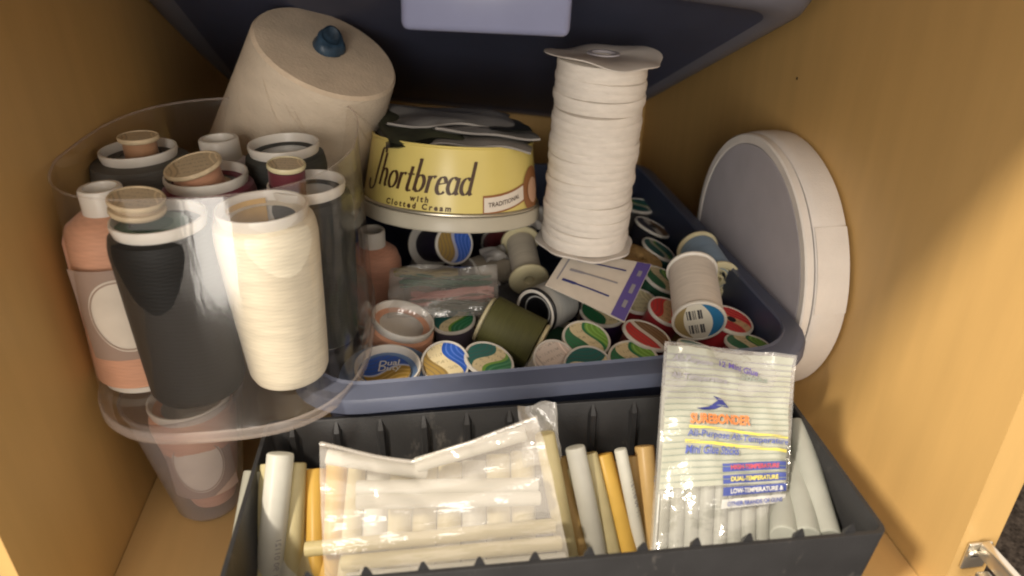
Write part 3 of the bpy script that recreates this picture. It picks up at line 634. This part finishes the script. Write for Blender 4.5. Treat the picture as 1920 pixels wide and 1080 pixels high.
def pen(word, size, shear=.22, nib=(.085, .055)):
    V, F = [], []; x0 = 0
    for ch in word:
        adv, strokes = GL[ch]
        for st_ in strokes:
            P = []
            for a, b in zip(st_[:-1], st_[1:]):
                for k in range(3): P.append((a[0]+(b[0]-a[0])*k/3, a[1]+(b[1]-a[1])*k/3))
            P.append(st_[-1])
            b0 = len(V)
            for i, (px_, py_) in enumerate(P):
                t = (P[min(i+1, len(P)-1)][0]-P[max(i-1, 0)][0], P[min(i+1, len(P)-1)][1]-P[max(i-1, 0)][1]); l = math.hypot(*t) or 1
                nx, ny = -t[1]/l, t[0]/l; wd = .022+.055*abs(nx*.95+ny*.25)
                for s in (-1, 1):
                    qx, qy = px_+nx*wd*s, py_+ny*wd*s
                    V.append(((x0+qx+shear*qy)*size, qy*size, 0))
            for i in range(len(P)-1): F.append((b0+2*i, b0+2*i+1, b0+2*i+3, b0+2*i+2))
        x0 += adv
    return V, F, x0*size
V, F, wl = pen('Shortbread', .0160)
part('lettering', [on_tin(v[0]-.0700, v[1]+.0208, .0005) for v in V], F, M['ink'], tbody, smooth=False)
V, F = text('with', .0050, .10, .0002, 'CENTER', 1.5); part('lettering', [on_tin(v[0]-.0250, v[1]+.0149) for v in V], F, M['ink'], tbody, smooth=False)
V, F = text('Clotted Cream', .0050, .08, .0002, 'CENTER', 1.5); part('lettering', [on_tin(v[0]-.0270, v[1]+.0104) for v in V], F, M['ink'], tbody, smooth=False)
def tin_patch(name, s0, s1, zf0, zf1, mat, k):
    part(name, *grid(lambda a, b: on_tin(s0+(s1-s0)*a, zf0(a)*(1-b)+zf1(a)*b, k), 14, 2), mat, tbody, smooth=True)
rise = lambda a: .012*a**1.2-.002*math.sin(3*a)
tin_patch('banner_border', .0165, .052, lambda a: .0088+rise(a)*.5, lambda a: .0205+rise(a)*.5, M['ink_brown'], .0005)  # brown printed border showing round the banner
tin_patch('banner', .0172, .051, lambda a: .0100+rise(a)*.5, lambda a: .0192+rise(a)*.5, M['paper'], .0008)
V, F = text('TRADITIONAL', .0040, 0, .00005, 'CENTER'); part('lettering', [on_tin(v[0]+.033, v[1]+.0133+rise((v[0]+.016)/.034 if v[0] > -.016 else 0)*.5, .0011) for v in V], F, M['ink'], tbody, smooth=False)
def blob(name, sc, zc, hs, hz, mat, k, rot=0):
    n = 28; V = [on_tin(sc, zc, k)]+[on_tin(sc+hs*math.cos(2*PI*i/n)*math.cos(rot)-hz*math.sin(2*PI*i/n)*math.sin(rot), zc+hs*math.cos(2*PI*i/n)*math.sin(rot)+hz*math.sin(2*PI*i/n)*math.cos(rot), k) for i in range(n)]
    part(name, V, [(0, 1+i, 1+(i+1) % n) for i in range(n)], mat, tbody)
blob('biscuit_picture', .064, .0215, .013, .0150, M['ink_brown'], .0007, -.3); blob('biscuit_picture', .0655, .0205, .0085, .0085, M['ink_skin'], .0010)
# folded bags standing out of the tin
tg = 'folded plastic bags in the tin'
def crumple(name, c, hx_, hy_, th, mat, desc, cat, seed, tiltx=0, yaw=0, amp=.004, parent_m=None, edge=None, group=tg):
    rnd = random.Random(seed); ph = [rnd.uniform(0, 6.28) for _ in range(8)]
    def off(a, b): return amp*(math.sin(4*a+ph[0])*math.cos(3*b+ph[1])+.35*math.sin(9*a+5*b+ph[2])+.15*math.sin(15*b+11*a+ph[3]))
    mx = parent_m @ Matrix.Translation(c) @ Matrix.Rotation(yaw, 4, 'Z') @ Matrix.Rotation(tiltx, 4, 'X')
    t = thing(name, mx, desc, cat, group)
    def sh(a, b, s):
        x = (a-.5)*2; y = (b-.5)*2; e = max(0, 1-abs(x)**4)**.5*max(0, 1-abs(y)**4)**.5
        return (x*hx_*(1+.04*math.sin(9*b+ph[4])), y*hy_*(1+.06*math.sin(8*a+ph[5])), off(a, b)+s*th*e)
    part('sheet', *grid(lambda a, b: sh(a, b, 1), 24, 16), mat, t); part('sheet', *grid(lambda a, b: sh(b, a, -1), 16, 24), mat, t)
    if edge:
        pts = [sh(i/30, .0, 0) for i in range(31)]; part('folded_edge', *tube(pts, .0008, 6), edge, t)
    return t
tm = tin.matrix_world.copy()
gbag = mottled('grey_plastic_bag', (.20, .195, .19), .32, .25, 30, .6, 120); dbag = mottled('dark_plastic_bag', (.020, .021, .016), .3, .4, 40, .5, 120); wbag = mottled('white_plastic_bag', (.30, .285, .27), .35, .15, 40, .6, 120); lbag = mottled('olive_dark_cloth', (.035, .038, .02), .8, .4, 60)
crumple('folded_bag', (-.010, .0, Ht-.001), .040, .044, .004, dbag, 'black folded bag lowest in the yellow tin', 'bag', 1, .05, .1, .002, tm)
crumple('folded_bag', (.018, -.006, Ht+.0020), .033, .042, .0022, wbag, 'white crinkled bag resting at the tin edge beside the tape reel', 'bag', 2, .05, -.1, .002, tm, wbag)
crumple('folded_bag', (-.024, .0, Ht+.0060), .026, .040, .003, lbag, 'dark olive cloth fold on the yarn cone side of the tin', 'cloth', 3, .10, .15, .002, tm)
crumple('folded_bag', (.018, .002, Ht+.0075), .034, .038, .0028, gbag, 'grey folded bag in the middle of the tin stack', 'bag', 4, .0, .05, .002, tm, wbag)
crumple('folded_bag', (.034, -.008, Ht+.0105), .014, .026, .0012, dbag, 'small black strip tucked into the grey bag', 'strip', 5, .0, .05, .0012, tm)
crumple('folded_bag', (-.002, .008, Ht+.0125), .042, .030, .0022, gbag, 'topmost crinkled grey bag on the tin, pale folded edge', 'bag', 6, .10, -.03, .0030, tm, wbag)
crumple('plastic_scrap', az(1003, 412, .105)-Vector((0, 0, .0)), .010, .008, .003, wbag, 'crumpled white plastic scrap between the tin and the tape reel', 'plastic scrap', 8, .5, .3, .004, Matrix.Identity(4), None, None)
crumple('plastic_scrap', az(928, 476, .088), .010, .008, .003, wbag, 'pale plastic scrap beside the blue and gold label', 'plastic scrap', 9, .3, .3, .003, Matrix.Identity(4), None, None)

# ------------------------------------------------------------------ white tape reel
ar = cdir(1115, 280, .085, .965, .300); Pr = ay(1094, 452, .452); Lr = .128
rl = thing('tape_reel', frame(Pr, ar), 'tall reel of white twill tape with bent cardboard flanges', 'tape reel')
wn = 25; Rr = .0300
def flw(amp): return lambda r, z, a: (r*(1+.03*math.cos(8*a)), z+amp*(r/.036)**3*(math.sin(2*a+.6)+.4*math.sin(5*a)))
part('flange', *lathe([(0, 0), (.0335, 0), (.0340, .0006), (.0335, .0014), (0, .0014)], 56, flw(.0009)), M['card'], rl, label='bottom cardboard flange')
part('flange', *lathe([(.006, Lr-.0014), (.0345, Lr-.0014), (.0365, Lr-.0010), (.0365, Lr-.0004), (.0345, Lr), (.008, Lr), (.0065, Lr-.001), (.006, Lr-.004)], 56, flw(.0022)), M['card'], rl, label='bent top cardboard flange with centre hole')
part('hole_ring', *lathe([(.0105, Lr+.0001), (.0100, Lr+.0009), (.0075, Lr+.0009), (.0066, Lr-.0005)], 30), M['greydisc'], rl)
part('hole_plug', *lathe([(.0065, Lr-.0035), (0, Lr-.0034)], 20), M['card'], rl)
part('core', *lathe([(.018, .001), (.018, Lr-.002)], 24), M['card'], rl)
for i in range(wn):
    z0 = .0016+(Lr-.0045)*i/wn; h = (Lr-.0045)/wn; rr = Rr*(1-.05*(i/wn))+random.uniform(-.0006, .0006); tx, ty = random.uniform(-.05, .05), random.uniform(-.03, .07)
    def wb(r, z, a, tx=tx, ty=ty, p=random.uniform(0, 6)): return r*(1+.012*math.sin(2*a+p)), z+r*(tx*math.cos(a)+ty*math.sin(a))
    part('tape_wrap', *lathe([(rr*.82, z0-.0012), (rr*.985, z0-.0006), (rr, z0+h*.12), (rr*1.004, z0+h*.5), (rr*.998, z0+h*.88), (rr*.98, z0+h+.0004), (rr*.82, z0+h+.0012)], 44, wb), M['ribbon'], rl)
# ------------------------------------------------------------------ big flat reel against the right wall
rw = thing('webbing_reel', Matrix.Translation((.2285, .449, .0950)) @ Matrix.Rotation(PI/2, 4, 'Y'), 'large flat reel of white elastic with grey face standing against the maple wall', 'webbing reel')
Rw = .0922
part('face_disc', *lathe([(0, 0), (Rw*.905, 0), (Rw*.91, .0006), (Rw*.91, .002)], 96), M['greydisc'], rw)
part('side_band', *lathe([(Rw*.91, .0012), (Rw*.92, -.0002), (Rw*.975, -.0002), (Rw*.985, .0008), (Rw*.985, .0052)], 96), M['pinkband'], rw)
def rww(r, z, a): return r*(1+.006*math.sin(3*a+1)+.003*math.sin(7*a)), z
part('elastic_band', *lathe([(Rw*.95, .0058), (Rw*.985, .0060), (Rw*.995, .0072), (Rw*1.0, .012), (Rw*1.0, .022), (Rw*.99, .0275), (Rw*.9, .028), (0, .028)], 96, rww), M['pinkband'], rw)
part('band_groove', *lathe([(Rw*.965, .005), (Rw*.965, .0062)], 96), M['greydisc'], rw)
def flap(a, b):
    an = R_(232+34*a); r = Rw*1.0075
    return (r*math.cos(an), r*math.sin(an), .0064+.0208*b)
part('loose_end', *grid(flap, 14, 3), M['pinkband'], rw)

# ------------------------------------------------------------------ needle card
q = [az(1064, 470, .111), az(1222, 497, .104), az(1170, 606, .092), az(1022, 536, .100)]
cx_ = (q[1]-q[0]).normalized(); cn = cx_.cross(q[3]-q[0]).normalized(); cn = cn if cn.z > 0 else -cn; cyv = cn.cross(cx_)
mc = Matrix((cx_, cyv, cn)).transposed().to_4x4(); mc = Matrix.Translation(q[0]) @ mc; mi = mc.inverted()
ql = [mi @ a for a in q]
nc = thing('needle_card', mc, 'white needle packet card with purple band lying on the spools', 'needle card')
def cardp(a, b, k=0):
    p_ = ql[0]*(1-a)*(1-b)+ql[1]*a*(1-b)+ql[2]*a*b+ql[3]*(1-a)*b
    return (p_.x, p_.y, p_.z+k+.0010*math.sin(3*a)*math.sin(2.5*b))
V1, F1 = grid(lambda a, b: cardp(a, b, .0), 14, 10); V2, F2 = grid(lambda a, b: cardp(a, b, .0009), 14, 10)
part('card', *join((V1, [f[::-1] for f in F1]), (V2, F2), grid(lambda a, b: cardp(a, 0, .0009*b), 14, 1), grid(lambda a, b: cardp(a, 1, .0009*b), 14, 1), grid(lambda a, b: cardp(0, a, .0009*b), 10, 1), grid(lambda a, b: cardp(1, a, .0009*b), 10, 1)), M['paper'], nc)
pband = part('purple_band', *grid(lambda a, b: cardp(.83+.165*a, .01+.98*b, .0012), 4, 10), M['ink_purple'], nc)
for k, b0 in enumerate((.22, .48, .74)):
    a0 = .22-.02*k
    part('printed_needle', *grid(lambda a, b: cardp(a0-.04+.58*a, b0+(b-.5)*(.055 if a < .30 else .028), .0013), 12, 1), M['ink_navy'] if k != 1 else M['ink_grey2'], nc)
    V, F = text(('Micro', 'Stretch', 'Jeans')[k], .0042, 0, .00004, 'CENTER')
for b0, l_ in ((.22, .10), (.50, .16), (.76, .12)):
    part('band_print', *grid(lambda a, b: cardp(.895+.045*a, b0+l_*(b-.5), .0016), 1, 6), M['ink_grey2'], pband)
part('edge_print', *grid(lambda a, b: cardp(.075+.018*a, .06+.72*b, .0013), 1, 8), M['ink_grey2'], nc)

# ------------------------------------------------------------------ bag of embroidery floss
fb = az(832, 545, .095)
mf = frame(fb, Vector((0.0, -.45, .9)), R_(-3))
fbt = thing('floss_bag', mf, 'small clear bag of green and pink embroidery floss under the tin', 'bag')
def pil(a, b, s):
    x = (a-.5)*2; y = (b-.5)*2; e = max(0, 1-x**4)**.5*max(0, 1-y**4)**.5
    return (x*.037, y*.021, s*.006*e+.0012*math.sin(9*a+5*b)+.0008*math.sin(17*b-8*a))
part('film', *grid(lambda a, b: pil(a, b, 1), 26, 16), M['film'], fbt); part('film', *grid(lambda a, b: pil(b, a, -1), 16, 26), M['film'], fbt)
def skein(nm, y0, col, desc, xa, xb, amp):
    t = thing('floss_skein', mf @ Matrix.Translation((0, y0, -.0005)), desc, 'embroidery floss')
    for k in range(9):
        ph = random.uniform(0, 6); oy = random.uniform(-.0042, .0042); oz = random.uniform(-.002, .0025)
        part('floss_strand', *tube([(xa+(xb-xa)*i/14, oy+amp*math.sin(2.6*i/14*2+ph*.2)+.0006*math.sin(i*1.3+ph), oz+.0008*math.sin(i*.9+ph)) for i in range(15)], lambda s: .0011*(1-.5*abs(2*s-1)**4), 6), thread(col, 1.5), t)
skein('g', .0085, (.035, .10, .065), 'green embroidery floss skein in the clear bag', -.030, .033, .0012)
skein('p', -.004, (.40, .17, .155), 'pink embroidery floss skein in the clear bag', -.022, .034, -.0022)
skein('o', .0165, (.20, .15, .05), 'olive gold floss skein at the top of the clear bag', -.034, .010, .0012)
skein('w', -.0125, (.05, .07, .055), 'dark floss skein at the bottom of the clear bag', -.010, .032, .001)

# ------------------------------------------------------------------ cones lying among the spools
pb, Lc2 = az(727, 684, .089), .07
bcone = cone_open(pb, tilt(6, 4), .0195, Lc2, .022, (.14, .23, .42), 'blue thread cone with white open end beside the clear tub front', shoulder=1.50, deep=.005, group='thread cones among the small spools')
lbp = part('end_label', *xf(Matrix.Translation((0, -.0008, Lc2-.0042)), lathe([(.0140, 0), (0, .0003)], 36)), L_dual, bcone, label='blue and gold round label')
lbp.rotation_euler = (0, 0, R_(-80))
for s, sz, oy in (('Dual', .0066, .0038), ('Duty', .0066, -.0008)):
    part('lettering', *xf(Matrix.Translation((.0005, oy, Lc2-.0036)) @ Matrix.Rotation(R_(6), 4, 'Z'), text(s, sz, .25, .0001, 'CENTER')), M['ink_white'], bcone)
cone_open(az(757, 596, .092), tilt(4, 17), .0205, .07, .018, PEACH, 'peach thread cone tilted with white open end behind the blue cone', shoulder=1.10, deep=.012, group='thread cones among the small spools')
cone_neck(az(697, 430, .118), tilt(2, 3), .0092, .075, .0205, .022, (.62, .31, .21), 'peach thread cone with white neck between the tub and the tin', group='thread cones among the small spools')

# ------------------------------------------------------------------ glue stick tray
tx0, tx1, ty0, ty1, TZ = -.0925, .1955, .2065, .3150, .0835
tr_ = thing('glue_stick_tray', Matrix.Translation(((tx0+tx1)/2, (ty0+ty1)/2, 0)) @ Matrix.Rotation(R_(-1.2), 4, 'Z'), 'charcoal plastic tray with ribbed sides holding the glue sticks', 'tray')
hx, hy = (tx1-tx0)/2, (ty1-ty0)/2
def tl(dx, r, z): return bloop(hx-dx, hy-dx, r, z)
part('shell', *loft([tl(.0075, .004, .003), tl(.0025, .004, TZ-.0005), tl(.0022, .004, TZ), tl(.0002, .005, TZ), tl(0, .005, TZ-.0005), tl(.0055, .005, .001)], cap0=True, cap1=True), M['tray'], tr_)
for i in range(12):
    x = -hx+.0135+i*.0234
    for s in (-1, 1):
        # fins along both long sides, thin wedges running to the top
        y_in = hy-.0026; z1 = TZ+(-.001 if s > 0 else .0050)
        V = [(x-.0011, s*y_in, z1-.0006*1), (x+.0011, s*y_in, z1-.0006), (x-.0011, s*(y_in-.0034), z1-.006), (x+.0011, s*(y_in-.0034), z1-.006), (x-.0016, s*(y_in-.0034), .004), (x+.0016, s*(y_in-.0034), .004), (x-.0016, s*(y_in+.0006-.004), .004), (x+.0016, s*(y_in-.0034), .004)]
        V = [(x-.0006, s*(y_in+.0004), z1), (x+.0006, s*(y_in+.0004), z1), (x-.0030, s*(y_in+.0002), z1-.0065), (x+.0030, s*(y_in+.0002), z1-.0065), (x-.0014, s*(y_in-.0030), z1-.0065), (x+.0014, s*(y_in-.0030), z1-.0065), (x-.0012, s*(y_in-.0062), .004), (x+.0012, s*(y_in-.0062), .004), (x-.0022, s*(y_in-.0042), .004), (x+.0022, s*(y_in-.0042), .004)]
        F = [(0, 1, 5, 4), (4, 5, 7, 6), (0, 4, 2), (1, 3, 5), (2, 4, 6, 8), (5, 3, 9, 7), (0, 2, 3, 1), (2, 8, 9, 3)]
        part('rib', V, F, M['tray'], tr_, smooth=False)
# standing sticks
gg = 'glue sticks standing in the tray'
def stick(P, Q, d, mat, desc, L=.100, group=gg, name='glue_stick'):
    a = (P-Q).normalized(); t = lathe([(0, 0), (d*.46, 0), (d*.5, .0006), (d*.5, L-.0008), (d*.46, L), (d*.3, L+.0003), (0, L+.0002)], 28)
    o = part(name, *t, M[mat], None); o.matrix_world = frame(P-a*L, a); return tag(o, desc, 'glue stick', group)
ST = [  # top u, v, depth; foot u (on the line v=1075), width px, material, description
 (474, 884, .283, 440, 33, 'stick_g', 'greyish glue stick in the tray corner beside the frosted cup'),
 (503, 872, .286, 476, 30, 'stick_p', 'thin yellowish glue stick half behind the fat milky one'),
 (526, 850, .279, 505, 50, 'stick_w', 'fat milky white glue stick with grey print near the tray corner'),
 (556, 868, .283, 548, 37, 'stick_p', 'pale glue stick between the fat milky one and the amber one'),
 (592, 880, .284, 594, 38, 'stick_y', 'amber glue stick next to the bag of loose sticks'),
 (632, 868, .286, 622, 40, 'stick_y', 'golden glue stick half under the left corner of the zip bag'),
 (664, 878, .287, 649, 44, 'stick_p', 'pale yellow glue stick just under the zip bag edge'),
 (709, 884, .287, 697, 44, 'stick_w', 'milky glue stick under the zip bag next to its edge'),
 (754, 880, .287, 745, 44, 'stick_p', 'pale golden glue stick under the zip bag short of the dip'),
 (799, 874, .287, 792, 44, 'stick_p', 'pale glue stick right under the zip bag dip'),
 (844, 868, .287, 840, 44, 'stick_p', 'cream glue stick under the zip bag just past the dip'),
 (889, 864, .287, 888, 44, 'stick_w', 'milky glue stick under the zip bag before its raised corner'),
 (934, 852, .287, 936, 44, 'stick_p', 'pale glue stick under the zip bag close to its raised corner'),
 (979, 846, .287, 983, 44, 'stick_p', 'pale glue stick beside the tallest one under the raised bag corner'),
 (490, 890, .294, 490, 40, 'stick_p', 'yellowish glue stick at the back of the tray corner'),
 (541, 884, .294, 541, 40, 'stick_w', 'milky glue stick in the back row behind the pale one'),
 (574, 886, .294, 574, 40, 'stick_p', 'pale glue stick in the back row left of the amber one'),
 (612, 884, .294, 612, 40, 'stick_y', 'amber glue stick in the back row between the two golden ones'),
 (1092, 862, .294, 1130, 40, 'stick_p', 'pale glue stick in the back row behind the leaning milky one'),
 (1146, 868, .294, 1184, 40, 'stick_t', 'tan glue stick in the back row beside the bright amber one'),
 (1172, 866, .294, 1210, 40, 'stick_p', 'pale glue stick in the back row behind the thin milky one'),
 (1021, 812, .282, 1072, 38, 'stick_p', 'tallest pale glue stick at the zip bag raised corner'),
 (1046, 858, .288, 1098, 34, 'stick_t', 'tan glue stick behind the tallest pale one'),
 (1060, 880, .284, 1080, 30, 'stick_p', 'short pale glue stick beside the tallest one'),
 (1078, 838, .281, 1128, 38, 'stick_w', 'milky glue stick leaning in the open middle of the tray'),
 (1103, 850, .285, 1158, 34, 'stick_p', 'pale glue stick right behind the leaning milky one'),
 (1130, 852, .287, 1188, 38, 'stick_y', 'bright amber glue stick between the pale and the thin one'),
 (1163, 842, .280, 1212, 24, 'stick_w', 'thin milky mini glue stick beside the printed bag'),
 (1186, 855, .287, 1214, 30, 'stick_t', 'tan glue stick behind the thin milky one'),
 (1208, 836, .288, 1232, 37, 'stick_t', 'tan glue stick half behind the printed bag'),
 (1492, 796, .286, 1552, 44, 'stick_c', 'whitish glue stick along the tray end wall'),
 (1480, 826, .284, 1512, 46, 'stick_c', 'whitish glue stick second from the tray end wall'),
 (1466, 856, .281, 1470, 44, 'stick_c', 'whitish glue stick third from the tray end wall beside the bag'),
]
for (u, v, y, uf, dp, mt, desc) in ST:
    P = ay(u, v, y); Q = ay(uf, 1075, .249) if u < 1400 else ay(uf, 1008, .222); d = dp*wof(P)/FPX
    a = (Q-P).normalized(); L = min(.104, (P.z-.005)/max(.05, -a.z)) if u < 1400 else (Q-P).length
    o = stick(P, Q, d, mt, desc, L=L)
    if 'print' in desc:
        V, F = text('11 90 01121', .0040, .1, 0, 'LEFT'); r = d*.5+.0002
        part('faint_print', [(r*math.sin(v_[1]/r+.35), -r*math.cos(v_[1]/r+.35), .045+v_[0]) for v_ in V], F, M['ink_grey2'], o, smooth=False)
# sticks lying in the zip bag on top
zg = 'loose glue sticks lying across in the zip bag'
def lie(u0, v0, y0, u1, v1, y1, dp, mt, desc):
    P = ay(u0, v0, y0); Q = ay(u1, v1, y1); stick(P, Q, dp*wof(P)/FPX, mt, desc, L=(P-Q).length, group=zg)
LIE = [
 (612, 856, .272, 800, 886, .270, 28, 'stick_w', 'milky glue stick slanting down from the zip bag corner'),
 (985, 812, .272, 780, 872, .270, 28, 'stick_w', 'milky glue stick slanting up to the raised bag corner'),
 (668, 914, .262, 1008, 908, .262, 26, 'stick_w', 'upper of the two level milky sticks in the zip bag'),
 (668, 940, .258, 1012, 934, .258, 28, 'stick_w', 'lower of the two level milky sticks in the zip bag'),
 (572, 1030, .246, 1040, 985, .247, 28, 'stick_p', 'long pale stick poking out of the bag over the amber one'),
 (640, 1056, .240, 1052, 1018, .241, 28, 'stick_p', 'pale glue stick second from the bottom of the zip bag'),
 (650, 1090, .234, 1060, 1050, .235, 30, 'stick_w', 'lowest milky glue stick at the tray front in the zip bag'),
]
for a in LIE: lie(*a)
zb = thing('zip_bag', Matrix.Identity(4), 'clear wrinkled zip bag spread over the glue sticks', 'bag')
def zf(a, b):
    top = [(602, 838), (700, 862), (772, 872), (880, 838), (1006, 788)]
    t = a*4; i = min(3, int(t)); f = t-i; f = f*f*(3-2*f); tu = top[i][0]*(1-f)+top[i+1][0]*f; tv = top[i][1]*(1-f)+top[i+1][1]*f
    bu = 612+a*455; bv = 1100-a*40
    P0 = ay(tu, tv, .2685); P1 = ay(bu, bv, .2255)
    P = P0.lerp(P1, b)
    n = Vector((0, -.45, .9))
    h = .0035+.0085*math.sin(PI*min(1, max(0, b)))*(.5+.5*math.sin(PI*a))+.0006*math.sin(b*27+a*3)+.0005*math.sin(a*11+b*9)+.0002*math.sin(a*31-b*23)
    return P+n*h
part('film', *grid(zf, 60, 60), M['zipfilm'], zb)
part('zip_strip', *tube([zf(i/24, .0)+Vector((0, 0, .0003)) for i in range(25)], .0009, 6), M['zipfilm'], zb)
crumple('zip_bag', ay(1012, 815, .285), .010, .016, .0012, M['film'], 'clear bag corner sticking up behind the tallest pale stick', 'bag', 12, 1.1, .1, .002, Matrix.Identity(4), None, None)

# ------------------------------------------------------------------ printed bag of mini glue sticks
BL, BR = ay(1216, 1052, .2295), ay(1472, 1016, .2300)
TL, TR = az(1246, 640, .1215), az(1492, 668, .1165)
gb = thing('glue_stick_bag', Matrix.Identity(4), 'printed clear bag of mini glue sticks leaning on the bin corner', 'bag')
_bn = (BR-BL).cross(TL-BL).normalized(); _bn = _bn if _bn.y < 0 else -_bn
def bag(a, b, k=0.0):      # a across, b from the foot to the top
    L_ = BL.lerp(TL, b); R2 = BR.lerp(TR, b)
    pinch = .02*math.sin(PI*b)
    P = L_.lerp(R2, a*(1-2*pinch)+pinch)
    full = max(0, 1-(b/.78)**3) if b < .78 else 0
    bul = .0085*full*max(0, 1-abs(2*a-1)**3)**.7
    wr = .0012*math.sin(9*a+8*b+2*math.sin(5*b))+.0007*math.sin(23*b-11*a)+.0004*math.sin(37*a+15*b)+(.0022*math.sin(7*a+20*b)*max(0, b-.72)*2)
    return P+_bn*(bul+wr+k)
part('front_film', *grid(lambda a, b: bag(a, b), 40, 56), M['film'], gb)
part('back_film', *grid(lambda a, b: BL.lerp(TL, b).lerp(BR.lerp(TR, b), 1-a)-_bn*(.006*max(0, 1-(b/.8)**3)*max(0, 1-abs(2*a-1)**4)), 20, 28), M['film'], gb)
part('printed_panel', *grid(lambda a, b: bag(.02+.955*a, .30+.68*b, .0003), 40, 36), M['print_base'], gb)
def strip(nm, a0, a1, b0, b1, mat, k=.0006, n=16, slope=0.0): return part(nm, *grid(lambda a, b: bag(a0+(a1-a0)*a, b0+(b1-b0)*b+slope*a, k), n, 1), mat, gb)
for i in range(21):
    b0 = .325+i*.0305
    if b0 < .97: strip('printed_line', .02, .98, b0, b0+.0036, M['ink_grey'] if b0 < .7 else M['ink_grey2'], .0011)
def btext(s, a0, b0, size, mat, shear=0, bold=.0, slope=0.0, wscale=1.0, wid=None, k=.0027, on=None):
    V, F = text(s, 1.0, shear, bold); mxx = max(v[0] for v in V)
    sx = wid/mxx if wid else size*.42*wscale
    part('lettering', [bag(a0+v[0]*sx, b0+v[1]*size+slope*v[0]*sx, k) for v in V], F, M[mat], on or gb, smooth=False)
SL = -.055
btext('SUREBONDER', .20, .598, .066, 'ink_orange', 0, .035, SL*.2, wid=.46)
strip('yellow_stripe', .20, .97, .578, .591, M['ink_yellow'], .0009, 16, SL*.9); strip('yellow_stripe', .17, .97, .506, .521, M['ink_yellow'], .0009, 16, SL*.9)
btext('All-Purpose All-Temperature', .18, .536, .046, 'ink_blue', .12, .012, SL, wid=.78)
btext('Mini Glue Sticks', .16, .452, .056, 'ink_blue', .18, .02, SL*.4, wid=.42)
for b0, tcol, s, wd_ in ((.362, 'ink_red', 'HIGH-TEMPERATURE', .38), (.305, 'ink_yellow', 'DUAL-TEMPERATURE', .38), (.248, 'ink_white', 'LOW-TEMPERATURE &', .42)):
    bb_ = strip('blue_box', .46, .975, b0, b0+.040, M['ink_blue'], .0008, 16, .010)
    btext(s, .51, b0+.010, .030, tcol, 0, .03, .014, wid=wd_, k=.0029, on=bb_)
wb_ = strip('white_box', .455, .975, .190, .232, M['ink_white'], .0008, 16, .010)
btext('OTHER BRANDS OF GUNS', .49, .200, .028, 'ink_blue', 0, .03, .014, wid=.44, k=.0029, on=wb_)
# bird emblem
bird = [(0, 0), (.10, .012), (.17, .05), (.13, .075), (.20, .062), (.26, .012), (.20, .018), (.15, .0), (.06, -.008)]
part('bird_emblem', [bag(.245+x, .672+y*.9, .0010) for x, y in bird], [(0, 1, 7, 8), (1, 2, 6, 7), (2, 4, 5, 6), (2, 3, 4)], M['ink_navy'], gb, smooth=False)
btext('All-Purpose', .06, .905, .040, 'ink_grey2', .12, .02, -.05, wid=.30); btext('12 Mini Glue', .40, .895, .045, 'ink_purple', .12, .02, -.10, wid=.32)
btext('All-Temperature', .06, .825, .040, 'ink_grey2', .12, .02, -.05, wid=.42); btext('Sticks', .58, .838, .040, 'ink_grey', .12, .02, -.02, wid=.22)
strip('clear_crease', .02, .03, .02, .28, M['ink_white'], .0004)
bgp = 'mini glue sticks packed in the printed bag'
for i in range(9):
    a = .08+i*.105
    P = bag(a, .80)-_bn*.0062; Q = bag(a, .02)-_bn*.0062
    if i in (0, 8): P -= _bn*.0; 
    P = P.lerp(Q, random.uniform(0, .05))
    stick(P, Q, .0072, 'stick_c', ('mini glue stick in the printed bag, number %s from its left edge' % ('one', 'two', 'three', 'four', 'five', 'six', 'seven', 'eight', 'nine')[i]), L=(P-Q).length, group=bgp)
